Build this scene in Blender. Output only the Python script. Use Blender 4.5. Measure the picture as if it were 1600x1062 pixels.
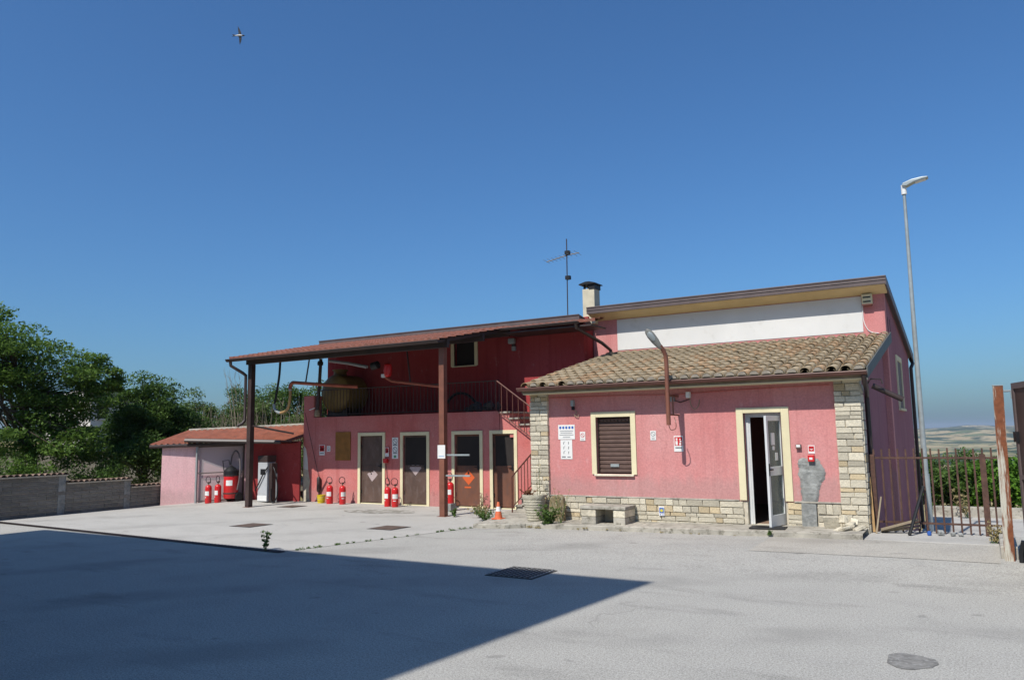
import bpy, bmesh, math, random
import numpy as np
from mathutils import Vector, Matrix, Euler
PI = math.pi
R_ = math.radians
scene = bpy.context.scene
for o in list(bpy.data.objects):
    bpy.data.objects.remove(o)
col = scene.collection

# ---------------------------------------------------------------- camera, sky, sun, exposure
cam_d = bpy.data.cameras.new('camera')
cam_d.sensor_fit = 'HORIZONTAL'; cam_d.sensor_width = 23.6
cam_d.lens = 1220.0 / 1600.0 * 23.6
cam_d.clip_start = 0.05; cam_d.clip_end = 60000
cam = bpy.data.objects.new('camera', cam_d); col.objects.link(cam)
yaw, pitch, roll = R_(30.911), R_(6.970), R_(-0.9453)
F = Vector((-math.sin(yaw), math.cos(yaw), 0)); Rt = Vector((math.cos(yaw), math.sin(yaw), 0)); U = Vector((0, 0, 1))
fw = F * math.cos(pitch) + U * math.sin(pitch)
up = -F * math.sin(pitch) + U * math.cos(pitch)
xr = Rt * math.cos(roll) + up * math.sin(roll)
yu = up * math.cos(roll) - Rt * math.sin(roll)
M = Matrix.Identity(4)
for i in range(3):
    M[i][0] = xr[i]; M[i][1] = yu[i]; M[i][2] = -fw[i]
M[0][3] = 0; M[1][3] = 0; M[2][3] = 1.9
cam.matrix_world = M
scene.camera = cam

SUN = Vector((-0.12, -1.0, 1.22)).normalized()
world = bpy.data.worlds.new('World'); scene.world = world
world.use_nodes = True
wn = world.node_tree.nodes; wn.clear()
sky = wn.new('ShaderNodeTexSky'); sky.sky_type = 'NISHITA'; sky.sun_disc = False
sky.sun_elevation = math.asin(SUN.z); sky.sun_rotation = math.atan2(SUN.x, SUN.y)
sky.altitude = 1500; sky.air_density = 1.4; sky.dust_density = 5.0; sky.ozone_density = 10.0
bg = wn.new('ShaderNodeBackground'); bg.inputs[1].default_value = 0.109
wo = wn.new('ShaderNodeOutputWorld')
wb = wn.new('ShaderNodeMix'); wb.data_type = 'RGBA'; wb.blend_type = 'MULTIPLY'; wb.inputs[0].default_value = 1.0
wb.inputs[7].default_value = (0.645, 0.885, 1.02, 1)      # the camera's cool white balance
world.node_tree.links.new(sky.outputs[0], wb.inputs[6]); world.node_tree.links.new(wb.outputs[2], bg.inputs[0]); world.node_tree.links.new(bg.outputs[0], wo.inputs[0])
sun_d = bpy.data.lights.new('sun', 'SUN'); sun_d.energy = 4.95; sun_d.angle = R_(0.53); sun_d.color = (1.0, 0.955, 0.885)
sun = bpy.data.objects.new('sun', sun_d); col.objects.link(sun)
sun.rotation_euler = SUN.to_track_quat('Z', 'Y').to_euler(); sun.location = (-5, -20, 30)
scene.view_settings.view_transform = 'Standard'; scene.view_settings.look = 'None'
scene.view_settings.exposure = 0.12; scene.view_settings.gamma = 1.0
scene.view_settings.use_curve_mapping = False

# ---------------------------------------------------------------- helpers
rnd = random.Random(7)
def wloc(o):
    v = Vector((0, 0, 0))
    while o is not None:
        v += o.location; o = o.parent
    return v
def tag(o, label=None, cat=None, group=None, kind=None):
    if label: o['label'] = label
    if cat: o['category'] = cat
    if group: o['group'] = group
    if kind: o['kind'] = kind
    return o
def thing(name, label, cat, loc=(0, 0, 0), group=None):
    o = bpy.data.objects.new(name, None); col.objects.link(o)
    o.empty_display_size = 0.2; o.location = loc
    return tag(o, label, cat, group)
def children(o): return [c for c in bpy.data.objects if c.parent == o]
def copy_tree(o, parent=None):
    c = o.copy(); col.objects.link(c); c.parent = parent
    for ch in children(o): copy_tree(ch, c)
    return c

class MB:
    def __init__(s): s.v = []; s.f = []
    def face(s, pts):
        n = len(s.v); s.v += [tuple(p) for p in pts]; s.f.append(tuple(range(n, n + len(pts)))); return s
    def obox(s, c, sx, sy, sz, R=None):
        n = len(s.v); c = Vector(c)
        for dz in (-1, 1):
            for dx, dy in ((-1, -1), (1, -1), (1, 1), (-1, 1)):
                p = Vector((dx * sx / 2, dy * sy / 2, dz * sz / 2))
                if R is not None: p = R @ p
                s.v.append(tuple(c + p))
        s.f += [tuple(n + k for k in q) for q in ((3, 2, 1, 0), (4, 5, 6, 7), (0, 1, 5, 4), (1, 2, 6, 5), (2, 3, 7, 6), (3, 0, 4, 7))]
        return s
    def box(s, x0, x1, y0, y1, z0, z1):
        return s.obox(((x0 + x1) / 2, (y0 + y1) / 2, (z0 + z1) / 2), abs(x1 - x0), abs(y1 - y0), abs(z1 - z0))
    def prism(s, poly, a, b, axis='y'):
        def P(p, t):
            return (p[0], t, p[1]) if axis == 'y' else ((p[0], p[1], t) if axis == 'z' else (t, p[0], p[1]))
        n = len(s.v); k = len(poly)
        s.v += [P(p, a) for p in poly] + [P(p, b) for p in poly]
        s.f.append(tuple(n + i for i in range(k))); s.f.append(tuple(n + k + i for i in reversed(range(k))))
        for i in range(k):
            j = (i + 1) % k
            s.f.append((n + i, n + k + i, n + k + j, n + j))
        return s
    def tube(s, pts, r, n=8, cap=True):
        pts = [Vector(p) for p in pts]; rs = r if isinstance(r, (list, tuple)) else [r] * len(pts)
        base = len(s.v); ref = None
        for i, p in enumerate(pts):
            if i == 0: t = pts[1] - pts[0]
            elif i == len(pts) - 1: t = pts[-1] - pts[-2]
            else: t = (pts[i + 1] - pts[i]).normalized() + (pts[i] - pts[i - 1]).normalized()
            t.normalize()
            if ref is None:
                ref = Vector((0, 0, 1)) if abs(t.z) < 0.9 else Vector((1, 0, 0))
            a = (ref - t * ref.dot(t)).normalized(); b = t.cross(a); ref = a
            for k in range(n):
                w = 2 * PI * (k + 0.5) / n
                s.v.append(tuple(p + (a * math.cos(w) + b * math.sin(w)) * rs[i]))
        for i in range(len(pts) - 1):
            for k in range(n):
                k2 = (k + 1) % n
                s.f.append((base + i * n + k, base + i * n + k2, base + (i + 1) * n + k2, base + (i + 1) * n + k))
        if cap:
            s.f.append(tuple(base + k for k in reversed(range(n))))
            e = base + (len(pts) - 1) * n
            s.f.append(tuple(e + k for k in range(n)))
        return s
    def lathe(s, prof, n=20, c=(0, 0, 0), R=None):
        base = len(s.v); c = Vector(c)
        for (r, z) in prof:
            for k in range(n):
                w = 2 * PI * k / n
                p = Vector((r * math.cos(w), r * math.sin(w), z))
                if R is not None: p = R @ p
                s.v.append(tuple(c + p))
        for i in range(len(prof) - 1):
            for k in range(n):
                k2 = (k + 1) % n
                s.f.append((base + i * n + k, base + i * n + k2, base + (i + 1) * n + k2, base + (i + 1) * n + k))
        s.f.append(tuple(base + k for k in reversed(range(n))))
        e = base + (len(prof) - 1) * n
        s.f.append(tuple(e + k for k in range(n)))
        return s
    def mesh(s, name, mat, smooth=False, off=None):
        me = bpy.data.meshes.new(name)
        v = s.v if off is None else [(p[0] - off.x, p[1] - off.y, p[2] - off.z) for p in s.v]
        me.from_pydata(v, [], s.f); me.update()
        if mat: me.materials.append(mat)
        if smooth:
            me.polygons.foreach_set('use_smooth', [True] * len(me.polygons))
            me.set_sharp_from_angle(angle=R_(40))
        return me
    def build(s, name, mat, parent=None, smooth=False, bevel=0, local=False, label=None, **tg):
        off = None
        if parent is not None and not local: off = wloc(parent)
        o = bpy.data.objects.new(name, s.mesh(name, mat, smooth, off)); col.objects.link(o)
        if parent is not None: o.parent = parent
        if bevel:
            m = o.modifiers.new('bevel', 'BEVEL'); m.width = bevel; m.segments = 2; m.limit_method = 'ANGLE'; m.angle_limit = R_(35)
        if label or tg: tag(o, label, **tg)
        return o
def B(x0, x1, y0, y1, z0, z1): return MB().box(x0, x1, y0, y1, z0, z1)
def rz(a): return Matrix.Rotation(a, 3, 'Z')

def wall_open(x0, x1, z0, z1, y0, y1, ops, mb=None):
    """wall slab with rectangular openings"""
    mb = mb or MB()
    xs = sorted(set([x0, x1] + [v for o in ops for v in o[:2] if x0 < v < x1]))
    for a, b in zip(xs[:-1], xs[1:]):
        cuts = sorted((max(o[2], z0), min(o[3], z1)) for o in ops if o[0] <= a + 1e-6 and o[1] >= b - 1e-6)
        z = z0
        for (c, d) in cuts:
            if c > z + 1e-6: mb.box(a, b, y0, y1, z, c)
            z = max(z, d)
        if z < z1 - 1e-6: mb.box(a, b, y0, y1, z, z1)
    return mb

# ---------------------------------------------------------------- materials
ALB = 0.86
def nodes(name):
    m = bpy.data.materials.new(name); m.use_nodes = True
    nt = m.node_tree; b = nt.nodes['Principled BSDF']
    return m, nt, b
def mathn(nt, op, a, b=None, clamp=False):
    n = nt.nodes.new('ShaderNodeMath'); n.operation = op; n.use_clamp = clamp
    for i, x in enumerate((a, b)):
        if x is None: continue
        if isinstance(x, (int, float)): n.inputs[i].default_value = x
        else: nt.links.new(x, n.inputs[i])
    return n.outputs[0]
def noise_n(nt, vec, scale, detail=4, rough=0.55):
    n = nt.nodes.new('ShaderNodeTexNoise'); n.inputs['Scale'].default_value = scale
    n.inputs['Detail'].default_value = detail; n.inputs['Roughness'].default_value = rough
    nt.links.new(vec, n.inputs['Vector']); return n.outputs['Fac']
def ramp(nt, fac, stops):
    n = nt.nodes.new('ShaderNodeValToRGB'); e = n.color_ramp.elements
    while len(e) < len(stops): e.new(0.5)
    for q, (p, c) in zip(e, stops):
        q.position = p; q.color = (c[0], c[1], c[2], 1) if len(c) == 3 else c
    nt.links.new(fac, n.inputs[0]); return n.outputs[0]
def mixc(nt, fac, a, b, mode='MIX'):
    n = nt.nodes.new('ShaderNodeMix'); n.data_type = 'RGBA'; n.blend_type = mode
    for s_, x in ((n.inputs[0], fac), (n.inputs[6], a), (n.inputs[7], b)):
        if isinstance(x, (int, float)): s_.default_value = x
        elif isinstance(x, tuple): s_.default_value = (x[0], x[1], x[2], 1)
        else: nt.links.new(x, s_)
    return n.outputs[2]
def pos(nt, obj=False, stretch=None):
    if obj:
        v = nt.nodes.new('ShaderNodeTexCoord').outputs['Object']
    else:
        v = nt.nodes.new('ShaderNodeNewGeometry').outputs['Position']
    if stretch:
        mp = nt.nodes.new('ShaderNodeMapping'); mp.inputs['Scale'].default_value = stretch
        nt.links.new(v, mp.inputs['Vector']); v = mp.outputs[0]
    return v
def bump(nt, b, h, strength=0.3, dist=0.02):
    n = nt.nodes.new('ShaderNodeBump'); n.inputs['Strength'].default_value = strength; n.inputs['Distance'].default_value = dist
    nt.links.new(h, n.inputs['Height']); nt.links.new(n.outputs[0], b.inputs['Normal'])
def mk(name, c, rough=0.7, var=0.18, scale=2.0, metal=0.0, spec=0.35, bmp=0.0, bscale=60, stretch=None, obj=False, c2=None, t=(0.5, 0.65), rand=0.0):
    c = tuple(x * ALB for x in c); c2 = tuple(x * ALB for x in c2) if c2 else None
    m, nt, b = nodes(name)
    v = pos(nt, obj, stretch)
    f = noise_n(nt, v, scale, 5)
    lo = tuple(x * (1 - var) for x in c); hi = tuple(min(1, x * (1 + var)) for x in c)
    colr = ramp(nt, f, [(0.3, lo), (0.7, hi)])
    if c2:
        f2 = noise_n(nt, v, scale * 2.7, 6, 0.65)
        colr = mixc(nt, ramp(nt, f2, [(t[0], (0, 0, 0)), (t[1], (1, 1, 1))]), colr, c2)
    if rand:
        oi = nt.nodes.new('ShaderNodeObjectInfo').outputs['Random']
        hs = nt.nodes.new('ShaderNodeHueSaturation')
        nt.links.new(mathn(nt, 'ADD', mathn(nt, 'MULTIPLY', oi, 2 * rand), 1 - rand), hs.inputs['Value'])
        nt.links.new(colr, hs.inputs['Color']); colr = hs.outputs[0]
    nt.links.new(colr, b.inputs['Base Color'])
    b.inputs['Roughness'].default_value = rough; b.inputs['Metallic'].default_value = metal
    b.inputs['Specular IOR Level'].default_value = spec
    if bmp:
        bump(nt, b, noise_n(nt, v, bscale, 3), bmp)
    return m

def mk_plaster(name, c, fade, stain=0.25, z0=None):
    """painted render: faded patches, rain streaks, splash dirt above the plinth, hairline cracks, fine grain"""
    c = tuple(x * ALB for x in c); fade = tuple(x * ALB for x in fade)
    m, nt, b = nodes(name)
    v = pos(nt); vs = pos(nt, stretch=(4.5, 4.5, 0.22))
    f1 = noise_n(nt, v, 0.5, 7, 0.65); f2 = noise_n(nt, vs, 1.1, 6, 0.65); f3 = noise_n(nt, v, 28, 4)
    c1 = mixc(nt, ramp(nt, f1, [(0.36, (0, 0, 0)), (0.64, (1, 1, 1))]), c, fade)
    dark = tuple(x * (1 - stain * 1.6) for x in c)
    c2 = mixc(nt, ramp(nt, f2, [(0.52, (0, 0, 0)), (0.74, (0.8, 0.8, 0.8))]), c1, dark)
    pale = tuple(min(0.8, x * 0.75 + 0.22) for x in fade)
    f5 = noise_n(nt, pos(nt, stretch=(2.2, 2.2, 1.0)), 1.9, 7, 0.7)
    c2 = mixc(nt, ramp(nt, f5, [(0.60, (0, 0, 0)), (0.74, (0.45, 0.45, 0.45))]), c2, pale)
    if z0 is not None:                               # rain splash: greyish band with a ragged top
        sp = nt.nodes.new('ShaderNodeSeparateXYZ'); nt.links.new(v, sp.inputs[0])
        h = mathn(nt, 'ADD', mathn(nt, 'SUBTRACT', sp.outputs[2], z0), mathn(nt, 'MULTIPLY', noise_n(nt, pos(nt, stretch=(3, 3, 0.6)), 2.2, 5), -0.55))
        c2 = mixc(nt, ramp(nt, h, [(0.0, (0.34, 0.34, 0.34)), (0.2, (0, 0, 0))]), c2, (0.36 * ALB, 0.27 * ALB, 0.25 * ALB))
    vo = nt.nodes.new('ShaderNodeTexVoronoi'); vo.feature = 'DISTANCE_TO_EDGE'; vo.inputs['Scale'].default_value = 0.55
    wob = nt.nodes.new('ShaderNodeVectorMath'); wob.operation = 'ADD'
    nz = nt.nodes.new('ShaderNodeTexNoise'); nz.inputs['Scale'].default_value = 1.7; nz.inputs['Detail'].default_value = 7
    nt.links.new(v, nz.inputs['Vector']); nt.links.new(v, wob.inputs[0]); nt.links.new(nz.outputs['Color'], wob.inputs[1]); nt.links.new(wob.outputs[0], vo.inputs['Vector'])
    cr = mathn(nt, 'MULTIPLY', ramp(nt, vo.outputs['Distance'], [(0.0, (1, 1, 1)), (0.006, (0, 0, 0))]), ramp(nt, f1, [(0.5, (0, 0, 0)), (0.6, (0.4, 0.4, 0.4))]))
    c2 = mixc(nt, cr, c2, tuple(x * 0.45 for x in c))
    g = ramp(nt, f3, [(0.3, (0.88, 0.88, 0.88)), (0.7, (1.1, 1.1, 1.1))])
    nt.links.new(mixc(nt, 1.0, c2, g, 'MULTIPLY'), b.inputs['Base Color'])
    b.inputs['Roughness'].default_value = 0.92; b.inputs['Specular IOR Level'].default_value = 0.15
    bump(nt, b, mathn(nt, 'ADD', noise_n(nt, v, 90, 4), mathn(nt, 'MULTIPLY', noise_n(nt, v, 6, 3), 1.5)), 0.3, 0.012)
    return m

def mk_ground(name, base, warm, speck=0.3, dark=0.65, crack=True):
    base = tuple(x * ALB for x in base); warm = tuple(x * ALB for x in warm)
    m, nt, b = nodes(name)
    v = pos(nt)
    f1 = noise_n(nt, v, 0.16, 7, 0.62); f2 = noise_n(nt, v, 1.3, 6, 0.6); f3 = noise_n(nt, v, 75, 2, 0.5)
    f4 = noise_n(nt, pos(nt, stretch=(0.5, 1.6, 1)), 0.9, 5, 0.6)
    c = mixc(nt, ramp(nt, f1, [(0.35, (0, 0, 0)), (0.68, (1, 1, 1))]), base, warm)
    c = mixc(nt, ramp(nt, f2, [(0.3, (0.28, 0.28, 0.28)), (0.52, (0, 0, 0))]), c, tuple(x * 0.72 for x in base))
    c = mixc(nt, ramp(nt, f4, [(0.58, (0, 0, 0)), (0.8, (dark, dark, dark))]), c, tuple(x * 0.45 for x in base))
    g = ramp(nt, f3, [(0.36, (1 - speck,) * 3), (0.5, (1, 1, 1)), (0.64, (1 + speck * 0.6,) * 3)])
    f6 = noise_n(nt, v, 34, 4, 0.7)
    c = mixc(nt, 1.0, c, ramp(nt, f6, [(0.36, (1 - speck * 0.55,) * 3), (0.62, (1 + speck * 0.35,) * 3)]), 'MULTIPLY')
    c = mixc(nt, 1.0, c, g, 'MULTIPLY')
    # tyre-darkened lanes sweeping through the yard
    wv = nt.nodes.new('ShaderNodeTexWave'); wv.wave_type = 'RINGS'; wv.rings_direction = 'SPHERICAL'; wv.inputs['Scale'].default_value = 0.11
    wv.inputs['Distortion'].default_value = 3.0; wv.inputs['Detail'].default_value = 3; wv.inputs['Detail Scale'].default_value = 0.6
    mpw = nt.nodes.new('ShaderNodeMapping'); mpw.inputs['Location'].default_value = (-6, 9, 0); nt.links.new(v, mpw.inputs['Vector']); nt.links.new(mpw.outputs[0], wv.inputs['Vector'])
    lane = mathn(nt, 'MULTIPLY', ramp(nt, wv.outputs['Fac'], [(0.78, (0, 0, 0)), (0.97, (0.5, 0.5, 0.5))]), ramp(nt, noise_n(nt, v, 0.7, 5), [(0.4, (0, 0, 0)), (0.65, (1, 1, 1))]))
    c = mixc(nt, lane, c, tuple(x * 0.62 for x in base))
    spot = ramp(nt, noise_n(nt, v, 3.3, 3, 0.4), [(0.70, (0, 0, 0)), (0.76, (0.5, 0.5, 0.5))])
    c = mixc(nt, spot, c, tuple(x * 0.5 for x in base))
    if crack:
        vo = nt.nodes.new('ShaderNodeTexVoronoi'); vo.feature = 'DISTANCE_TO_EDGE'; vo.inputs['Scale'].default_value = 0.22
        wob = nt.nodes.new('ShaderNodeVectorMath'); wob.operation = 'ADD'
        nz = nt.nodes.new('ShaderNodeTexNoise'); nz.inputs['Scale'].default_value = 1.1; nz.inputs['Detail'].default_value = 6
        nt.links.new(v, nz.inputs['Vector']); nt.links.new(v, wob.inputs[0]); nt.links.new(nz.outputs['Color'], wob.inputs[1])
        nt.links.new(wob.outputs[0], vo.inputs['Vector'])
        cr = ramp(nt, vo.outputs['Distance'], [(0.0, (1, 1, 1)), (0.0022, (0, 0, 0))])
        gate = ramp(nt, noise_n(nt, v, 0.3, 3), [(0.54, (0, 0, 0)), (0.62, (0.28, 0.28, 0.28))])
        c = mixc(nt, mathn(nt, 'MULTIPLY', cr, gate), c, tuple(x * 0.3 for x in base))
    nt.links.new(c, b.inputs['Base Color'])
    b.inputs['Roughness'].default_value = 0.95; b.inputs['Specular IOR Level'].default_value = 0.2
    h = mathn(nt, 'ADD', mathn(nt, 'MULTIPLY', f3, 0.6), noise_n(nt, v, 220, 2))
    bump(nt, b, h, 0.5, 0.012)
    return m

def mk_leaf(name, dark, light, trans=0.35, tip=None):
    m, nt, b = nodes(name)
    geo = nt.nodes.new('ShaderNodeNewGeometry')
    f = noise_n(nt, geo.outputs['Position'], 0.7, 3)
    mixf = mathn(nt, 'ADD', mathn(nt, 'MULTIPLY', geo.outputs['Random Per Island'], 0.55), mathn(nt, 'MULTIPLY', f, 0.5), True)
    stops = [(0.1, dark), (0.8, light)]
    if tip: stops = [(0.1, dark), (0.72, light), (0.95, tip)]
    c = ramp(nt, mixf, stops)
    nt.links.new(c, b.inputs['Base Color']); b.inputs['Roughness'].default_value = 0.55; b.inputs['Specular IOR Level'].default_value = 0.25
    tr = nt.nodes.new('ShaderNodeBsdfTranslucent'); nt.links.new(c, tr.inputs[0])
    mx = nt.nodes.new('ShaderNodeMixShader'); mx.inputs[0].default_value = trans
    nt.links.new(b.outputs[0], mx.inputs[1]); nt.links.new(tr.outputs[0], mx.inputs[2])
    nt.links.new(mx.outputs[0], nt.nodes['Material Output'].inputs['Surface'])
    return m

def mk_rust(name, paint, rust, lo=0.45, hi=0.55):
    m, nt, b = nodes(name)
    v = pos(nt, stretch=(9, 9, 0.7))
    f = noise_n(nt, v, 1.7, 8, 0.7); f2 = noise_n(nt, pos(nt), 18, 4)
    rc = ramp(nt, f2, [(0.3, tuple(x * 0.6 for x in rust)), (0.7, rust)])
    nt.links.new(mixc(nt, ramp(nt, f, [(lo, (0, 0, 0)), (hi, (1, 1, 1))]), paint, rc), b.inputs['Base Color'])
    b.inputs['Roughness'].default_value = 0.75; b.inputs['Specular IOR Level'].default_value = 0.3
    bump(nt, b, f2, 0.25, 0.01)
    return m

def mk_glass(name, tint=(0.75, 0.8, 0.8), alpha=0.35, rough=0.05):
    m, nt, b = nodes(name)
    b.inputs['Base Color'].default_value = (*tint, 1); b.inputs['Roughness'].default_value = rough
    tr = nt.nodes.new('ShaderNodeBsdfTransparent'); tr.inputs[0].default_value = (*tint, 1)
    mx = nt.nodes.new('ShaderNodeMixShader'); mx.inputs[0].default_value = alpha
    nt.links.new(tr.outputs[0], mx.inputs[1]); nt.links.new(b.outputs[0], mx.inputs[2])
    nt.links.new(mx.outputs[0], nt.nodes['Material Output'].inputs['Surface'])
    return m

def mk_fields(name):
    m, nt, b = nodes(name)
    v = pos(nt, stretch=(1, 1, 0))
    wob = nt.nodes.new('ShaderNodeVectorMath'); wob.operation = 'MULTIPLY_ADD'
    nz = nt.nodes.new('ShaderNodeTexNoise'); nz.inputs['Scale'].default_value = 0.004; nz.inputs['Detail'].default_value = 3
    nt.links.new(v, nz.inputs['Vector']); nt.links.new(nz.outputs['Color'], wob.inputs[0])
    wob.inputs[1].default_value = (160, 160, 0); nt.links.new(v, wob.inputs[2])
    vo = nt.nodes.new('ShaderNodeTexVoronoi'); vo.inputs['Scale'].default_value = 0.0085; nt.links.new(wob.outputs[0], vo.inputs['Vector'])
    sep = nt.nodes.new('ShaderNodeSeparateColor'); nt.links.new(vo.outputs['Color'], sep.inputs[0])
    c = ramp(nt, sep.outputs[0], [(0.0, (0.34, 0.26, 0.13)), (0.3, (0.42, 0.33, 0.18)), (0.5, (0.22, 0.2, 0.09)), (0.62, (0.45, 0.36, 0.21)), (0.78, (0.1, 0.13, 0.045)), (1.0, (0.36, 0.28, 0.15))])
    ve = nt.nodes.new('ShaderNodeTexVoronoi'); ve.feature = 'DISTANCE_TO_EDGE'; ve.inputs['Scale'].default_value = 0.0085
    nt.links.new(wob.outputs[0], ve.inputs['Vector'])
    hedge = ramp(nt, ve.outputs['Distance'], [(0.0, (1, 1, 1)), (0.08, (0, 0, 0))])
    hn = ramp(nt, noise_n(nt, v, 0.02, 4), [(0.45, (0, 0, 0)), (0.55, (1, 1, 1))])
    c = mixc(nt, mathn(nt, 'MULTIPLY', hedge, hn), c, (0.03, 0.05, 0.02))
    wood = ramp(nt, noise_n(nt, v, 0.0035, 6, 0.6), [(0.50, (0, 0, 0)), (0.54, (1, 1, 1))])
    c = mixc(nt, wood, c, (0.035, 0.055, 0.02))
    dots = ramp(nt, noise_n(nt, v, 0.05, 2), [(0.66, (0, 0, 0)), (0.7, (0.8, 0.8, 0.8))])
    c = mixc(nt, dots, c, (0.05, 0.07, 0.03))
    nt.links.new(c, b.inputs['Base Color']); b.inputs['Roughness'].default_value = 1; b.inputs['Specular IOR Level'].default_value = 0
    return m

m_asphalt = mk_ground('worn pale asphalt', (0.435, 0.42, 0.382), (0.475, 0.457, 0.412), 0.3)
m_concrete = mk_ground('apron concrete', (0.47, 0.45, 0.41), (0.52, 0.50, 0.46), 0.12, 0.3)
m_cream_pave = mk_ground('sandy concrete', (0.46, 0.43, 0.375), (0.49, 0.465, 0.41), 0.25, 0.4, False)
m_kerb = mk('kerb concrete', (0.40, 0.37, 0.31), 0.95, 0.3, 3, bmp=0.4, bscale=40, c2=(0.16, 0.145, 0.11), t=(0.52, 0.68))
m_patch = mk('dark asphalt patch', (0.25, 0.24, 0.22), 0.95, 0.3, 9, bmp=1.0, bscale=70, c2=(0.35, 0.34, 0.32), t=(0.5, 0.62))
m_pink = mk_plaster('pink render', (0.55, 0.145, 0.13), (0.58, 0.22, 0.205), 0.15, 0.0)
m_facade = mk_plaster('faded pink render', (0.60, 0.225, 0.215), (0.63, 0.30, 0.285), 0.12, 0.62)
m_side_shade = mk_plaster('shade tinted side render', (0.33, 0.135, 0.16), (0.37, 0.17, 0.19), 0.2)  # house pink with the bluish shade of the unlit side mixed into its colour
m_pink_shade = mk_plaster('shade darkened pink render', (0.34, 0.045, 0.045), (0.38, 0.065, 0.065), 0.25)  # house pink with shade darkened into the colour, for walls out of the sun
m_palepink = mk_plaster('pale pink render', (0.80, 0.46, 0.47), (0.82, 0.54, 0.54), 0.12, 0.0)
m_white = mk('white render panel', (0.72, 0.71, 0.68), 0.9, 0.05, 1.2, bmp=0.3, bscale=80, c2=(0.60, 0.585, 0.54), t=(0.58, 0.78))
m_cream = mk('cream painted surround', (0.74, 0.66, 0.43), 0.85, 0.08, 2.5, bmp=0.15, bscale=60)
m_soffit = mk('yellow soffit boards', (0.70, 0.55, 0.30), 0.8, 0.1, 2)
m_stone = mk('squared limestone', (0.66, 0.595, 0.46), 0.92, 0.22, 7, bmp=0.7, bscale=26, c2=(0.53, 0.485, 0.38), t=(0.5, 0.66), rand=0.24, obj=True)
m_stone_o = mk('ochre limestone', (0.60, 0.48, 0.30), 0.92, 0.22, 7, bmp=0.7, bscale=26, c2=(0.52, 0.45, 0.32), t=(0.5, 0.66), rand=0.18, obj=True)
m_mortar = mk('stone mortar', (0.58, 0.52, 0.41), 0.97, 0.2, 8, bmp=0.5, bscale=50)
m_cement = mk('grey cement patch', (0.30, 0.305, 0.29), 0.95, 0.25, 4, bmp=1.0, bscale=14, c2=(0.22, 0.225, 0.215), t=(0.48, 0.62))
m_tile = mk('weathered clay tile', (0.40, 0.295, 0.175), 0.92, 0.22, 6, bmp=0.6, bscale=30, c2=(0.31, 0.27, 0.19), t=(0.42, 0.62), rand=0.16, obj=True)
m_tile_o = mk('orange clay tile', (0.43, 0.265, 0.14), 0.92, 0.22, 6, bmp=0.6, bscale=30, c2=(0.31, 0.25, 0.165), t=(0.45, 0.6), rand=0.2, obj=True)
m_tile_pan = mk('clay pan tile', (0.27, 0.21, 0.13), 0.95, 0.3, 4, bmp=0.5, bscale=30)
m_tile_end = mk('lime mortar tile stop', (0.40, 0.35, 0.28), 0.95, 0.3, 9, bmp=0.5, obj=True)
m_canopytile = mk('dull red roof sheet', (0.27, 0.10, 0.065), 0.85, 0.25, 3, bmp=0.3, c2=(0.20, 0.10, 0.075), t=(0.45, 0.7))
m_redtile = mk('red roof sheet', (0.36, 0.12, 0.07), 0.85, 0.25, 3, bmp=0.3, c2=(0.28, 0.12, 0.08), t=(0.5, 0.7))
m_fascia = mk('brown sheet metal', (0.115, 0.085, 0.08), 0.5, 0.15, 3, spec=0.5)
m_gutter = mk('copper brown gutter', (0.17, 0.07, 0.05), 0.42, 0.15, 3, spec=0.5)
m_dkbrown = mk('dark brown steel', (0.045, 0.028, 0.024), 0.5, 0.3, 3, spec=0.5)
m_post = mk('red brown steel', (0.20, 0.075, 0.045), 0.5, 0.2, 4, spec=0.5)
m_railing = mk('rust red railing', (0.13, 0.045, 0.03), 0.6, 0.3, 8)
m_gate = mk('rusty gate steel', (0.10, 0.05, 0.034), 0.75, 0.35, 9, c2=(0.07, 0.038, 0.03))
m_grey_metal = mk('painted grey steel', (0.30, 0.31, 0.31), 0.45, 0.12, 5, spec=0.5)
m_galv = mk('galvanised steel', (0.36, 0.40, 0.40), 0.4, 0.14, 6, metal=0.25, spec=0.5)
m_alu = mk('white aluminium', (0.66, 0.67, 0.66), 0.4, 0.05, 4, spec=0.5)
m_doorbrown = mk('brown sheet door', (0.105, 0.065, 0.05), 0.7, 0.25, 3, c2=(0.15, 0.11, 0.095), t=(0.5, 0.75), stretch=(1, 1, 0.5))
m_doorred = mk('red brown sheet door', (0.165, 0.07, 0.042), 0.7, 0.25, 3, c2=(0.12, 0.065, 0.05), t=(0.5, 0.7), stretch=(1, 1, 0.5))
m_shutter = mk('brown roller shutter', (0.135, 0.085, 0.07), 0.6, 0.2, 6, stretch=(1, 1, 4))
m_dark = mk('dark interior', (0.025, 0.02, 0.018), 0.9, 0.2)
m_fred = mk('fire red paint', (0.60, 0.018, 0.02), 0.3, 0.08, 4, spec=0.5, obj=True)
m_black = mk('black rubber', (0.012, 0.012, 0.013), 0.5, 0.2)
m_brass = mk('dull valve metal', (0.28, 0.22, 0.14), 0.4, 0.2, 8, metal=0.7)
m_label = mk('white label', (0.78, 0.77, 0.74), 0.55, 0.04, 6)
m_signred = mk('sign red', (0.55, 0.02, 0.025), 0.5, 0.05)
m_signblue = mk('sign blue', (0.04, 0.12, 0.42), 0.5, 0.05)
m_signink = mk('printed grey ink', (0.20, 0.21, 0.22), 0.6, 0.1)
m_signyel = mk('sign yellow', (0.62, 0.55, 0.05), 0.5, 0.05)
m_yellow = mk('yellow bucket plastic', (0.66, 0.50, 0.02), 0.45, 0.1, c2=(0.3, 0.25, 0.08), t=(0.6, 0.7), scale=6)
m_orange = mk('hazard orange', (0.66, 0.12, 0.03), 0.5, 0.06)
m_coneor = mk('cone orange', (0.66, 0.15, 0.06), 0.6, 0.1, 6)
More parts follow.
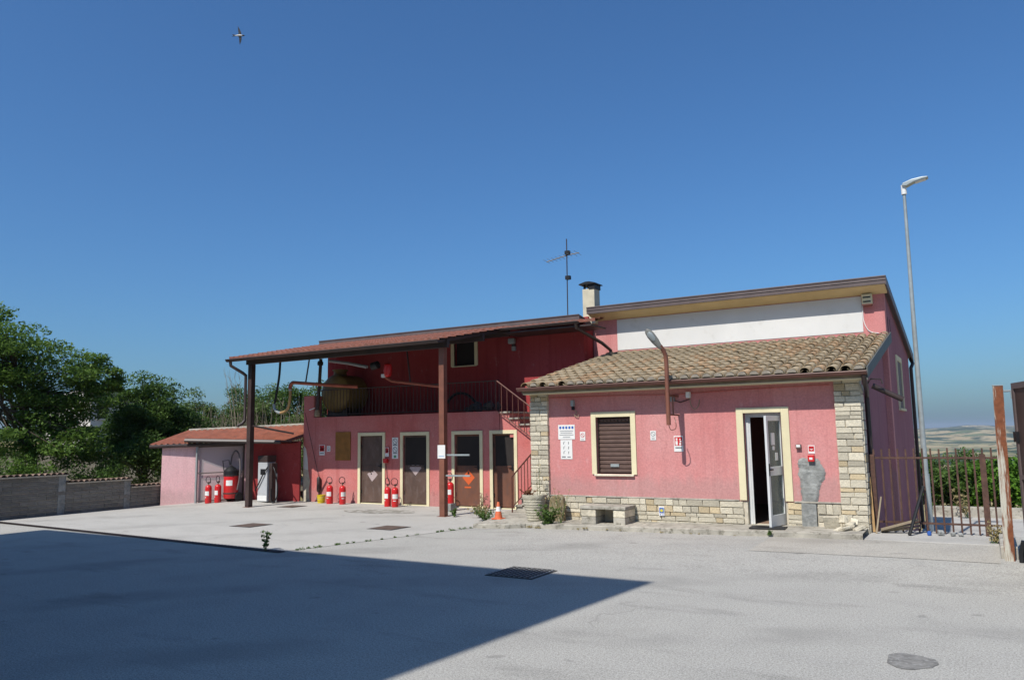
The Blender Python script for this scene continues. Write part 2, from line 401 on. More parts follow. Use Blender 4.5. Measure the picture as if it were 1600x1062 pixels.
m_pinkdia = mk('faded hazard label', (0.44, 0.35, 0.34), 0.7, 0.1, 9)
m_ochre = mk('ochre tank paint', (0.22, 0.14, 0.04), 0.55, 0.2, 3)
m_hose = mk('ochre hose', (0.42, 0.26, 0.11), 0.6, 0.2, 8)
m_redpipe = mk('oxide red pipe', (0.34, 0.085, 0.045), 0.55, 0.2, 5)
m_pump = mk('dispenser grey paint', (0.46, 0.47, 0.48), 0.4, 0.08, 4, spec=0.5)
m_board = mk('brown board', (0.26, 0.11, 0.02), 0.7, 0.2, 5)
m_wood = mk('grey timber', (0.30, 0.24, 0.16), 0.85, 0.25, 6, stretch=(1, 1, 0.3))
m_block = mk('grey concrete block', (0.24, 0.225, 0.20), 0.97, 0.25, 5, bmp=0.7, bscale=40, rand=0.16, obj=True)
m_coping = mk('coping tile clay', (0.22, 0.15, 0.115), 0.9, 0.3, 8, obj=True, rand=0.35)
m_rustcol = mk_rust('peeling white paint on rust', (0.44, 0.42, 0.35), (0.21, 0.07, 0.03), 0.46, 0.54)
m_bark = mk('bark', (0.11, 0.085, 0.06), 0.95, 0.3, 6, bmp=0.8, bscale=25)
m_twig = mk('dry twigs', (0.24, 0.2, 0.14), 0.95, 0.3, 6)
m_leafA = mk_leaf('acacia leaves', (0.04, 0.09, 0.016), (0.13, 0.22, 0.038), 0.45, (0.20, 0.29, 0.05))
m_leafB = mk_leaf('dark leaves', (0.032, 0.072, 0.016), (0.10, 0.175, 0.034), 0.42, (0.14, 0.22, 0.045))
m_leafC = mk_leaf('scrub leaves', (0.045, 0.085, 0.02), (0.13, 0.19, 0.05), 0.35, (0.16, 0.19, 0.06))
m_leafD = mk_leaf('bright fig leaves', (0.035, 0.09, 0.012), (0.13, 0.27, 0.03), 0.45, (0.24, 0.40, 0.04))
m_weed = mk_leaf('weed leaves', (0.04, 0.09, 0.02), (0.13, 0.21, 0.05), 0.4)
m_dry = mk_leaf('dry grass', (0.25, 0.2, 0.09), (0.42, 0.34, 0.17), 0.3)
m_soil = mk('soil', (0.13, 0.10, 0.065), 1, 0.3, 3, bmp=0.6, bscale=20, c2=(0.10, 0.11, 0.04))
m_fields = mk_fields('fields and woods')
m_glass = mk_glass('door glass', (0.62, 0.66, 0.62), 0.22)
m_poly = mk_glass('clouded polycarbonate', (0.74, 0.72, 0.72), 0.30, 0.4)
m_wicker = mk('woven cement basket', (0.52, 0.48, 0.37), 0.95, 0.2, 9, bmp=0.8, bscale=40)
m_bird = mk('dark feathers', (0.02, 0.02, 0.025), 0.6, 0.2)
m_birdw = mk('pale breast feathers', (0.6, 0.58, 0.55), 0.7, 0.1)
m_mesh_iron = mk('cast iron', (0.075, 0.07, 0.065), 0.7, 0.3, 9, bmp=0.4)
m_far_wall = mk('far house render', (0.62, 0.58, 0.52), 0.9, 0.08)

# ---------------------------------------------------------------- ground
def sst(a, b, x):
    t = min(1, max(0, (x - a) / (b - a))); return t * t * (3 - 2 * t)
def g(x, y):
    z = 0.085 * sst(10.5, 13.5, y) * min(1.25, max(0, (x + 8.0) / 5.5))
    z += 0.09 * sst(14.6, 16.2, y) * (1 - sst(-19.3, -18.0, x))
    return z
def sheet(name, xs, ys, mat, dz=0.0, inside=None, parent=None):
    mb = MB(); idx = {}
    for i, x in enumerate(xs):
        for j, y in enumerate(ys):
            idx[i, j] = len(mb.v); mb.v.append((x, y, g(x, y) + dz))
    for i in range(len(xs) - 1):
        for j in range(len(ys) - 1):
            if inside and not inside((xs[i] + xs[i + 1]) / 2, (ys[j] + ys[j + 1]) / 2): continue
            mb.f.append((idx[i, j], idx[i + 1, j], idx[i + 1, j + 1], idx[i, j + 1]))
    o = mb.build(name, mat, parent, smooth=False)
    o.data.polygons.foreach_set('use_smooth', [True] * len(o.data.polygons))
    return o
def fr(a, b, n): return [a + (b - a) * i / n for i in range(n + 1)]
yard = tag(sheet('yard_ground', fr(-21.5, 10, 63), fr(-14, 17.6, 79), m_asphalt,
                 inside=lambda x, y: not (x > -1.8 and y > 15.6)), kind='structure')
# concrete apron laid over the yard, between the slot drain, the joint and the buildings
mb = MB(); NX, NY = 22, 16
for j in range(NY + 1):
    for i in range(NX + 1):
        u, t = i / NX, j / NY
        xr0 = -10.4 + 1.15 * min(1, t * 1.8)
        x = -21.32 + (xr0 + 21.32) * u
        yf = 9.66 + (x + 10.4) / -10.2 * 0.53
        y = yf + (17.6 - yf) * t
        mb.v.append((x, y, g(x, y) + 0.005))
for j in range(NY):
    for i in range(NX):
        a = j * (NX + 1) + i
        mb.f.append((a, a + 1, a + NX + 2, a + NX + 1))
tag(mb.build('concrete_apron', m_concrete), kind='structure')
# sandy strip by the gate
tag(sheet('paving_strip', fr(-3.3, 0.05, 8), fr(12.6, 14.25, 5), m_cream_pave, 0.005), kind='structure')
# threshold slab at the gate
mbk = MB().prism([(-1.84, 14.28), (0.06, 14.28), (0.06, 15.75), (-1.84, 15.75)], 0.02, 0.118, 'z')
tag(mbk.build('gate_threshold', m_concrete, bevel=0.01), kind='structure')
# asphalt repair patch
mb = MB(); pts = []
for k in range(22):
    a = 2 * PI * k / 22; r = 0.195 * (1 + 0.10 * math.sin(3 * a + 1) + rnd.uniform(-0.06, 0.06))
    pts.append((-0.67 + r * math.cos(a), 7.43 + r * 1.25 * math.sin(a), 0.0045))
mb.face(pts); tag(mb.build('asphalt_patch', m_patch), kind='structure')
# oily stain in front of the doors is in the concrete itself: a thin worn skin
mb = MB(); pts = []
for k in range(26):
    a = 2 * PI * k / 26; r = 1 + 0.14 * math.sin(2 * a) + rnd.uniform(-0.12, 0.12)
    pts.append((-13.6 + 1.05 * r * math.cos(a), 15.9 + 0.5 * r * math.sin(a), 0.0095))
mb.face(pts)
m_stain = mk('oil darkened concrete', (0.24, 0.225, 0.19), 0.9, 0.25, 2.0, c2=(0.47, 0.45, 0.41), t=(0.47, 0.58))
tag(mb.build('concrete_stain', m_stain), kind='structure')

# pavement along the front of the house with kerb
def pv(x): return g(x, 14.6) + 0.095
mb = MB(); xs = fr(-9.2, -1.86, 24)
for x in xs:
    for (y, z) in ((14.28, g(x, 14.2) - 0.05), (14.28, pv(x) - 0.012), (14.295, pv(x)), (15.12, pv(x) + 0.02)):
        mb.v.append((x, y + 0.015 * math.sin(x * 5.1), z))
for i in range(len(xs) - 1):
    for k in range(3):
        a = i * 4 + k
        mb.f.append((a, a + 4, a + 5, a + 1))
tag(mb.build('pavement', m_kerb), kind='structure')
mb = MB().prism([(-9.3, 13.82), (-8.62, 13.98), (-8.3, 14.27), (-8.3, 16.1), (-9.95, 16.15), (-9.5, 15.0)], -0.02, 0.09, 'z')
mb.prism([(-10.1, 16.16), (-8.5, 16.16), (-8.5, 17.55), (-10.1, 17.55)], -0.02, 0.085, 'z')
tag(mb.build('stair_platform', m_kerb, bevel=0.015), kind='structure')

# lower road beyond the gate, then terrain to the horizon
mb = MB(); ys = [15.62, 16.2, 17, 18, 19, 20.5, 23, 26, 30.5]; zs = [0.05, -0.1, -0.4, -0.75, -0.95, -1.0, -1.0, -1.0, -1.0]
for y, z in zip(ys, zs):
    for x in (-1.77, 2, 8, 16): mb.v.append((x, y, z))
for j in range(len(ys) - 1):
    for i in range(3):
        a = j * 4 + i; mb.f.append((a, a + 1, a + 5, a + 4))
tag(mb.build('lower_road', m_concrete), kind='structure')
tag(B(-1.7, 16, 30.1, 30.45, -1.05, -0.68).build('road_kerb', m_kerb, bevel=0.02), kind='structure')

def terr(x, y):
    r = math.hypot(x, y)
    ang = math.degrees(math.atan2(x, y))           # 0 = +Y, 90 = +X
    n = math.sin(x * 0.0031 + 1.3) * math.cos(y * 0.0027 + 0.4) + 0.5 * math.sin(x * 0.0083 + y * 0.0061) + 0.3 * math.sin(x * 0.017 - y * 0.013)
    prof = np.interp(r, [0, 33, 60, 120, 300, 700, 1500, 2600, 3800, 5000, 6500, 9000, 14000],
                     [-1.6, -1.7, -4.0, -9, -20, -40, -68, -72, -38, -4, 6, -40, -60])
    zr = prof + n * min(14, r * 0.007)
    zl = np.interp(r, [0, 40, 80, 200, 600, 2000, 14000], [-0.12, -0.1, 1.2, 5, 6, -20, -60]) + n * min(8, r * 0.004)
    w = sst(-14, -34, ang) if ang > -120 else (sst(-180, -140, -abs(ang)) if ang < 0 else 0)
    w = 1 if -135 < ang < -34 else w
    near = sst(-23.5, -21.3, x)
    if r < 60: w = w * (1 - near) if x > -21.4 else w
    z = zr * (1 - w) + zl * w
    if -21.45 < x < 10.5 and -14.5 < y < 30: z = min(z, -1.7)
    return z
mb = MB(); rs = [0, 8, 14, 18, 21, 22, 23, 24, 25, 26, 28, 30, 32, 35, 40, 46, 54, 64, 78, 95, 120, 150, 190, 240, 300, 380, 480, 600, 760, 950, 1200, 1500, 1850, 2200, 2600, 3000, 3400, 3800, 4200, 4600, 5000, 5400, 5900, 6500, 7400, 9000, 11500, 14000]
NA = 360
for r in rs:
    for k in range(NA):
        a = 2 * PI * k / NA
        x, y = r * math.sin(a), r * math.cos(a)
        mb.v.append((x, y, terr(x, y)))
for i in range(len(rs) - 1):
    for k in range(NA):
        k2 = (k + 1) % NA
        if i == 0: mb.f.append((0, (i + 1) * NA + k2, (i + 1) * NA + k)) if k else None
        else: mb.f.append((i * NA + k, i * NA + k2, (i + 1) * NA + k2, (i + 1) * NA + k))
ter = mb.build('terrain', m_fields)
ter.data.polygons.foreach_set('use_smooth', [True] * len(ter.data.polygons)); tag(ter, kind='structure')
# soil strip under the trees behind the block wall
mb = MB()
for x in (-60, -40, -30, -21.45):
    for y in (2, 8, 14, 20, 30, 44): mb.v.append((x, y, 0.02 + (0 if x > -31 else 0.3 + (0 if x > -41 else 1.0)) + rnd.uniform(-0.05, 0.05)))
for i in range(3):
    for j in range(5):
        a = i * 6 + j; mb.f.append((a, a + 6, a + 7, a + 1))
tag(mb.build('soil_bank', m_soil), kind='structure')

# ---------------------------------------------------------------- the pink house
YF, YR, YU, YW = 15.1, 17.6, 18.93, 19.5        # front wall, left ground floor wall, left upper wall, white panel wall
house = thing('house', 'long pink house with white panel, stone corner pillars and weathered tile lean-to roof', 'house', (-6.0, YF, 0))

# front low wing
ops = [(-7.01, -6.23, 1.08, 2.25), (-3.93, -3.23, -0.3, 2.25)]
wall_open(-8.5, -1.9, 0.6, 2.86, YF, YF + 0.3, ops).build('front_wall', m_facade, house)
mb = wall_open(-8.5, -1.9, -0.3, 0.6, YF + 0.006, YF + 0.3, ops); plinth = mb.build('stone_plinth', m_mortar, house)
mb = MB()
mb.prism([(YF + 0.3, -0.3), (YW - 0.01, -0.3), (YW - 0.01, 3.85), (YF + 0.3, 2.86)], -2.15, -1.86, 'x'); mb.build('side_wall', m_side_shade, house)
mb = MB().prism([(YF + 0.3, -0.3), (YW - 0.01, -0.3), (YW - 0.01, 3.85), (YF + 0.3, 2.86)], -8.5, -8.2, 'x'); mb.build('side_wall', m_pink_shade, house)
# ledge on top of the plinth
mb = MB()
for a, b in ((-8.13, -4.075), (-3.075, -2.28)): mb.box(a, b, YF - 0.045, YF + 0.002, 0.6, 0.628)
mb.build('plinth_ledge', m_kerb, house, bevel=0.006)
B(-8.2, -2.15, YF + 0.3, YW, 0.08, 0.17).build('room_floor', mk('terracotta floor', (0.30, 0.2, 0.14), 0.6, 0.15, 5), house)

# stones
stone_me = []
for k in range(7):
    r = random.Random(k); bm = bmesh.new(); bmesh.ops.create_cube(bm, size=1.0)
    for v in bm.verts:
        v.co.x += r.uniform(-0.03, 0.03); v.co.z += r.uniform(-0.045, 0.045)
        if v.co.y < 0:
            v.co.y += r.uniform(-0.12, 0.16); v.co.x *= 0.955; v.co.z *= 0.92
    bmesh.ops.bevel(bm, geom=[e for e in bm.edges if all(v.co.y < 0.2 for v in e.verts)], offset=0.05, segments=1, affect='EDGES')
    me = bpy.data.meshes.new('stone'); bm.to_mesh(me); bm.free()
    me.materials.append(m_stone if k not in (2, 5) else m_stone_o); stone_me.append(me)
def stone(x0, x1, z0, z1, y, parent, yaw_=0.0, depth=0.07, hit=None):
    o = bpy.data.objects.new('stone', rnd.choice(stone_me if rnd.random() < 0.6 else stone_me[:2] + stone_me[3:5])); col.objects.link(o)
    o.parent = parent; gp = 0.004
    d = depth * rnd.uniform(0.85, 1.2)
    c = Vector(((x0 + x1) / 2, y, (z0 + z1) / 2)) - wloc(parent)
    o.location = c; o.scale = (x1 - x0 - gp, d, z1 - z0 - gp)
    o.rotation_euler = (0, 0, yaw_)
    return o
def lay(x0, x1, z0, z1, y, parent, hmin=0.065, hmax=0.15, wmin=0.11, wmax=0.36, z0f=None):
    z = z0
    while z < z1 - 0.03:
        h = rnd.uniform(hmin, hmax)
        if z1 - (z + h) < 0.07: h = z1 - z
        x = x0
        while x < x1 - 0.02:
            w = rnd.uniform(wmin, wmax)
            if x1 - (x + w) < 0.12: w = x1 - x
            zb = z
            if h > 0.15 and rnd.random() < 0.4:
                q = z + h * rnd.uniform(0.4, 0.6)
                stone(x, x + w, z, q, y, parent); stone(x, x + w, q, z + h, y, parent)
            else: stone(x, x + w, z, z + h, y, parent)
            x += w
        z += h
lay(-8.12, -4.0, 0.06, 0.6, YF, plinth); lay(-3.2, -2.93, 0.1, 0.6, YF, plinth); lay(-2.68, -2.28, 0.1, 0.6, YF, plinth)
pl = B(-8.56, -8.14, YF - 0.035, YF + 0.2, -0.2, 2.8).build('stone_pillar', m_mortar, house)
lay(-8.57, -8.13, 0.04, 2.8, YF - 0.04, pl, 0.07, 0.15, 0.13, 0.30)
pr = B(-2.27, -1.85, YF - 0.035, YF + 0.3, -0.2, 2.82).build('stone_pillar', m_mortar, house)
lay(-2.28, -1.84, 0.08, 2.82, YF - 0.04, pr, 0.07, 0.15, 0.13, 0.30)
z = 0.08
while z < 2.7:                                   # the return of the right pillar
    h = rnd.uniform(0.1, 0.19)
    o = stone(-0.17, 0.17, z, z + h, 0, pr, PI / 2, 0.05); o.location = Vector((-1.846, YF + 0.14, z + h / 2)) - wloc(pr); z += h
# cement patch over the removed conduit
mb = MB(); L, Rr = [], []
prof = [(0.1, -2.95, -2.70), (0.55, -2.955, -2.695)]
mb.prism([(-2.955, 0.09), (-2.70, 0.09), (-2.695, 0.585), (-2.95, 0.60)], YF - 0.062, YF - 0.02, 'y')
pts = []
outline = [(-2.97, 0.58), (-2.68, 0.60), (-2.65, 0.72), (-2.63, 0.85), (-2.60, 0.95), (-2.53, 1.04), (-2.515, 1.13), (-2.54, 1.24), (-2.58, 1.30), (-2.62, 1.39), (-2.72, 1.41), (-2.80, 1.40),
           (-2.90, 1.41), (-2.97, 1.37), (-2.985, 1.30), (-2.96, 1.22), (-2.99, 1.13), (-2.955, 1.02), (-2.945, 0.9), (-2.955, 0.78), (-2.94, 0.68)]
from mathutils import noise as mnoise
def inside(p, poly):
    r = False; j = len(poly) - 1
    for i in range(len(poly)):
        (xi, zi), (xj, zj) = poly[i], poly[j]
        if (zi > p[1]) != (zj > p[1]) and p[0] < (xj - xi) * (p[1] - zi) / (zj - zi) + xi: r = not r
        j = i
    return r
def edge_d(p, poly):
    q = Vector(p); best = 9
    for i in range(len(poly)):
        a_, b_ = Vector(poly[i - 1]), Vector(poly[i]); t = max(0, min(1, (q - a_).dot(b_ - a_) / (b_ - a_).length_squared)); best = min(best, (q - a_ - (b_ - a_) * t).length)
    return best
def skin(mb, poly, y0, thick, st=0.016, seed=0):
    x0, x1 = min(p[0] for p in poly), max(p[0] for p in poly); z0_, z1_ = min(p[1] for p in poly), max(p[1] for p in poly); idx = {}
    def vert(i, j):
        if (i, j) not in idx:
            x, z = x0 + i * st, z0_ + j * st; n1 = mnoise.noise((x * 9, z * 9, seed)); n2 = mnoise.noise((x * 3 + 5, z * 30, seed))
            d_ = edge_d((x, z), poly); t = min(1, d_ / 0.035) if inside((x, z), poly) else 0
            idx[i, j] = len(mb.v); mb.v.append((x + 0.006 * n1, y0 - (thick * (0.55 + 0.45 * t) + 0.008 * n1 * t + 0.006 * n2 * t) * (0.25 + 0.75 * t), z + 0.006 * n2))
        return idx[i, j]
    for i in range(int((x1 - x0) / st) + 1):
        for j in range(int((z1_ - z0_) / st) + 1):
            c_ = (x0 + (i + 0.5) * st + 0.01 * mnoise.noise((i * 0.7, j * 0.7, seed + 3)), z0_ + (j + 0.5) * st)
            if inside(c_, poly): mb.f.append((vert(i, j), vert(i + 1, j), vert(i + 1, j + 1), vert(i, j + 1)))
skin(mb, outline, YF - 0.002, 0.03, seed=1)
mb.build('cement_patch', m_cement, house, smooth=True)

# window with roller shutter
win = MB()
for a, b, c, d in ((-7.12, -7.01, 1.07, 2.36), (-6.23, -6.12, 1.07, 2.36), (-7.01, -6.23, 2.25, 2.36)): win.box(a, b, YF - 0.03, YF + 0.02, c, d)
window = win.build('window', m_cream, house, bevel=0.004)
B(-7.06, -6.18, YF - 0.06, YF + 0.1, 1.035, 1.075).build('sill', m_stone, window, bevel=0.006)
zz = 1.085
k = 0
while zz < 2.17:
    hs = 0.088
    slat = MB().prism([(YF + 0.115, zz), (YF + 0.095, zz + 0.02), (YF + 0.09, zz + hs - 0.02), (YF + 0.113, zz + hs - 0.004), (YF + 0.135, zz + hs - 0.004), (YF + 0.135, zz)], -7.0, -6.24, 'x').build('slat', m_shutter, window)
    zz += hs; k += 1
mb = MB()
for k in range(9): mb.box(-6.97 + k * 0.082, -6.955 + k * 0.082, YF + 0.084, YF + 0.1, zz - 0.07, zz - 0.035)
mb.build('shutter_vent', m_dark, window)
B(-7.01, -6.23, YF + 0.13, YF + 0.16, 1.06, 2.25).build('shutter_box', m_dark, window)
B(-6.74, -6.55, YF + 0.075, YF + 0.093, 1.22, 1.28).build('lock_plate', m_galv, window)
for xa in (-7.012, -6.252): B(xa, xa + 0.024, YF + 0.06, YF + 0.14, 1.08, 2.25).build('guide_rail', m_dkbrown, window)

# entrance: cream surround, aluminium frame, glazed leaf standing open
ent = MB()
for a, b, c, d in ((-4.06, -3.93, 0.62, 2.35), (-3.23, -3.09, 0.62, 2.35), (-3.93, -3.23, 2.25, 2.35)): ent.box(a, b, YF - 0.03, YF + 0.02, c, d)
entr = ent.build('entrance', m_cream, house, bevel=0.004)
mb = MB()
for a, b, c, d in ((-3.93, -3.87, 0.17, 2.25), (-3.29, -3.23, 0.17, 2.25), (-3.87, -3.29, 2.17, 2.25)): mb.box(a, b, YF + 0.12, YF + 0.19, c, d)
mb.build('door_frame', m_alu, entr, bevel=0.004)
B(-3.98, -3.18, YF - 0.13, YF + 0.29, 0.10, 0.168).build('threshold', m_stone, entr, bevel=0.008)
hinge = Vector((-3.27, YF + 0.1, 0.2)); ang = R_(-78)     # leaf swings outwards
def leafm(m, a, b, c, d, t=0.022, off=0.0):
    Rm = rz(PI + -ang); ctr = Rm @ Vector(((a + b) / 2, off, 0)); m.obox(hinge + ctr + Vector((0, 0, (c + d) / 2)), b - a, t * 2, d - c, Rm)
lf = MB()
for a, b, c, d in ((0, 0.07, 0, 1.98), (0.58, 0.65, 0, 1.98), (0.07, 0.58, 1.89, 1.98), (0.07, 0.58, 0, 0.2), (0.07, 0.58, 0.90, 1.06)): leafm(lf, a, b, c, d)
leaf = lf.build('door_leaf', m_alu, entr, bevel=0.004)
gm = MB(); leafm(gm, 0.07, 0.58, 0.2, 0.90, 0.004); leafm(gm, 0.07, 0.58, 1.06, 1.89, 0.004); gm.build('pane', m_glass, leaf)
gm = MB(); leafm(gm, 0.3, 0.45, 1.45, 1.67, 0.0065); leafm(gm, 0.32, 0.40, 1.36, 1.43, 0.0065); leafm(gm, 0.2, 0.30, 1.17, 1.31, 0.0065); gm.build('paper_notice', m_label, leaf)
gm = MB(); leafm(gm, 0.6, 0.64, 0.9, 1.12, 0.03); leafm(gm, 0.52, 0.63, 1.0, 1.025, 0.06); gm.build('handle', m_black, leaf, bevel=0.004)
# second narrow fixed leaf inside the frame, left
lf = MB()
for a, b in ((-3.87, -3.84),): lf.box(a, b, YF + 0.13, YF + 0.17, 0.17, 2.17)
lf.build('door_jamb', m_alu, entr)

# lean-to tile roof
TY0, TZ0, TY1, TZ1 = 14.72, 2.93, 19.5, 4.03
TX0, TX1 = -8.6, -1.68
sl = math.atan2(TZ1 - TZ0, TY1 - TY0); slen = math.hypot(TZ1 - TZ0, TY1 - TY0)
def rp(x, s, h=0.0):  # point on the roof: s along slope, h above it
    return Vector((x, TY0 + s * math.cos(sl) - h * math.sin(sl), TZ0 + s * math.sin(sl) + h * math.cos(sl)))
mb = MB().prism([(TY0, TZ0 - 0.04), (TY1, TZ1 - 0.04), (TY1, TZ1 - 0.2), (TY0 + 0.35, TZ0 - 0.12), (TY0, TZ0 - 0.12)], TX0 + 0.02, TX1 - 0.03, 'x')
troof = mb.build('tile_roof', m_tile_pan, house)
NCOL, EXP = 31, 0.385
pitchx = (TX1 - TX0) / NCOL
def barrel(mb, r0, r1, ln, th=0.014, n=7, up=True):
    base = len(mb.v)
    for (y, r) in ((0, r0), (ln, r1)):
        for rr in (r, r - th):
            for k in range(n + 1):
                a = PI * k / n
                z = rr * math.sin(a) * 0.85
                mb.v.append((-rr * math.cos(a), y, z if up else -z))
    N = n + 1
    for k in range(n):
        o = base
        mb.f.append((o + k, o + k + 1, o + 2 * N + k + 1, o + 2 * N + k))
        mb.f.append((o + N + k + 1, o + N + k, o + 3 * N + k, o + 3 * N + k + 1))
        mb.f.append((o + k + 1, o + k, o + N + k, o + N + k + 1))
    return mb
tile_mes = [barrel(MB(), pitchx * 0.45, pitchx * 0.37, 0.45).mesh('roof_tile', m) for m in (m_tile, m_tile, m_tile_o, m_tile)]
for me in tile_mes:
    me.polygons.foreach_set('use_smooth', [True] * len(me.polygons)); me.set_sharp_from_angle(angle=R_(50))
spots = []
NROW = int(math.ceil(slen / EXP))
for c_ in range(NCOL):
    for r_ in range(NROW):
        spots.append((c_, r_))
cpos = Vector((0, 0, 1.9))
spots.sort(key=lambda q: (rp(TX0 + (q[0] + 0.5) * pitchx, q[1] * EXP) - cpos).length)
rest = MB()
tl = wloc(troof)
for n_, (c_, r_) in enumerate(spots):
    s0 = r_ * EXP - 0.03 + rnd.uniform(-0.012, 0.012)
    p = rp(TX0 + (c_ + 0.5) * pitchx + rnd.uniform(-0.01, 0.01), s0, 0.008 + 0.016 + rnd.uniform(-0.003, 0.005))
    e = Euler((sl - 0.04 + rnd.uniform(-0.006, 0.006), rnd.uniform(-0.03, 0.03), rnd.uniform(-0.02, 0.02)))
    if s0 + 0.45 > slen - 0.0:
        e.x = sl - 0.03
    if n_ < 300:
        o = bpy.data.objects.new('roof_tile', rnd.choice(tile_mes)); col.objects.link(o); o.parent = troof
        o.location = p - tl; o.rotation_euler = e
        if s0 + 0.45 > slen - 0.02: o.scale.y = max(0.3, (slen - 0.02 - s0) / 0.45)
    else:
        t = barrel(MB(), pitchx * 0.43, pitchx * 0.37, 0.45 if s0 + 0.45 < slen - 0.02 else max(0.15, slen - 0.02 - s0)); rm = e.to_matrix(); b0 = len(rest.v)
        rest.v += [tuple(rm @ Vector(v) + p) for v in t.v]; rest.f += [tuple(b0 + i for i in f) for f in t.f]
if rest.v: tag(rest.build('roof_tiles_upper', m_tile, troof, smooth=True), kind='stuff')
pan = MB()                                      # the channels between the cover tiles
for c_ in range(NCOL + 1):
    x = TX0 + c_ * pitchx
    if c_ in (0, NCOL): continue
    for r_ in range(NROW):
        a, b = r_ * EXP - 0.05, min(slen - 0.02, (r_ + 1) * EXP)
        b0 = len(pan.v); n = 5
        for s, h, rr in ((a, 0.033, 0.075), (b, 0.018, 0.06)):
            for k in range(n + 1):
                w = PI * k / n
                pan.v.append(tuple(rp(x - rr * math.cos(w), s, h - 0.035 * math.sin(w) + 0.012)))
        for k in range(n): pan.f.append((b0 + k, b0 + k + 1, b0 + n + 2 + k, b0 + n + 1 + k))
tag(pan.build('channel_tiles', m_tile_pan, troof, smooth=True), kind='stuff')
mb = MB()
for c_ in range(NCOL):                           # mortar stops in the open ends at the eave
    x = TX0 + (c_ + 0.5) * pitchx; q = [rp(x - pitchx * 0.37 * math.cos(PI * k / 6), -0.05, 0.03 + pitchx * 0.30 * math.sin(PI * k / 6)) for k in range(7)]
    if rnd.random() < 0.85: mb.face(q)
tag(mb.build('tile_stops', m_tile_end, troof), kind='stuff')
# eaves: fascia, gutter, soffit
B(TX0 - 0.0, TX1 + 0.0, TY0 + 0.008, TY0 + 0.03, 2.80, 2.90).build('fascia', m_fascia, house)
B(-8.58, -1.70, TY0 + 0.03, YF, 2.775, 2.81).build('soffit', m_cream, house)
def gutter(x0, x1, y, z, r, name, mat, parent):
    mb = MB(); n = 8
    for x in (x0, x1):
        for rr in (r, r - 0.012):
            for k in range(n + 1):
                a = PI + PI * k / n
                mb.v.append((x, y + rr * math.cos(a), z + rr * math.sin(a)))
    N = n + 1
    for k in range(n):
        mb.f.append((k, k + 1, 2 * N + k + 1, 2 * N + k)); mb.f.append((N + k + 1, N + k, 3 * N + k, 3 * N + k + 1))
    for e in (0, 2 * N): mb.f.append(tuple(e + k for k in range(n + 1)))
    for k in (0, n): mb.f.append((k, N + k, 3 * N + k, 2 * N + k))
    mb.tube([(x0, y - r, z), (x1, y - r, z)], 0.012, 6)
    return mb.build(name, mat, parent, smooth=True)
gutter(-8.66, -1.66, 14.665, 2.905, 0.062, 'gutter', m_gutter, house)
# verge board on the right
MB().prism([(TY0 - 0.02, TZ0 - 0.14), (TY1, TZ1 - 0.17), (TY1, TZ1 + 0.06), (TY0 - 0.02, TZ0 + 0.05)], TX1 + 0.005, TX1 + 0.03, 'x').build('verge_flashing', mk('grey verge flashing', (0.105, 0.11, 0.10), 0.6, 0.15, 3), house)
# downpipe at the right corner with its sawn off branch
MB().tube([(-1.72, 14.68, 2.85), (-1.72, 14.72, 2.75), (-1.75, 15.2, 2.62), (-1.79, 15.52, 2.5), (-1.79, 15.52, 0.4)], 0.042, 10).build('downpipe', m_dkbrown, house, smooth=True)
MB().tube([(-1.66, 15.3, 2.68), (-1.2, 15.42, 2.42)], 0.05, 10).build('downpipe', m_dkbrown, house, smooth=True)
MB().tube([(-1.72, 15.1, 2.7), (-1.66, 15.1, 2.79), (-1.5, 15.16, 2.78), (-1.48, 15.16, 2.7)], 0.014, 6).build('pipe_bracket', m_dkbrown, house)

# tall block behind, with the white panel
MX0, MX1 = -9.05, -1.75
B(MX0, MX1, YW, YW + 0.3, -0.2, 5.14).build('upper_front_wall', m_facade, house)
SYr = 25.3
MB().prism([(YW + 0.3, -1.6), (SYr, -1.6), (SYr, 4.02), (YW + 0.3, 5.10)], MX1 - 0.3, MX1, 'x').build('side_wall', m_side_shade, house)
MB().prism([(YW + 0.3, 2.0), (SYr, 2.0), (SYr, 4.02), (YW + 0.3, 5.10)], -18.45, -18.15, 'x').build('side_wall', m_pink_shade, house)
B(-18.45, MX1 - 0.3, SYr - 0.3, SYr, -1.6, 4.0).build('rear_wall', m_pink_shade, house)
B(-8.34, -2.22, YW - 0.012, YW + 0.01, 4.135, 4.97).build('white_panel', m_white, house, bevel=0.004)
# roof of the tall block: shed falling to the rear
FYu = 19.07
MB().prism([(FYu, 5.30), (25.7, 4.06), (25.7, 3.96), (FYu, 5.17)], -9.0, -1.66, 'x').build('shed_roof', m_fascia, house)
MB().prism([(YU - 0.3, 5.06), (25.7, 3.85), (25.7, 3.76), (YU - 0.3, 4.93)], -18.5, -9.02, 'x').build('shed_roof', m_fascia, house)
mb = B(-9.03, -1.64, FYu - 0.025, FYu, 5.135, 5.315); mb.box(-9.03, -1.64, FYu - 0.04, FYu - 0.02, 5.295, 5.325); mb.box(-9.03, -1.64, FYu - 0.04, FYu - 0.02, 5.225, 5.24)
mb.build('fascia', m_fascia, house, bevel=0.004)
mb = MB().prism([(FYu - 0.02, 5.325), (25.75, 4.08), (25.75, 3.86), (FYu - 0.02, 5.12)], -1.665, -1.635, 'x'); mb.build('rake_flashing', m_fascia, house)
MB().prism([(FYu, 5.15), (YW + 0.002, 5.02), (YW + 0.002, 4.985), (FYu, 5.125)], -9.0, -1.67, 'x').build('soffit', m_soffit, house)
MB().tube([(-1.72, 25.66, 3.95), (-1.66, 25.6, 3.8), (-1.70, 25.36, 3.65), (-1.70, 25.36, -0.9)], 0.05, 8).build('downpipe', m_dkbrown, house, smooth=True)
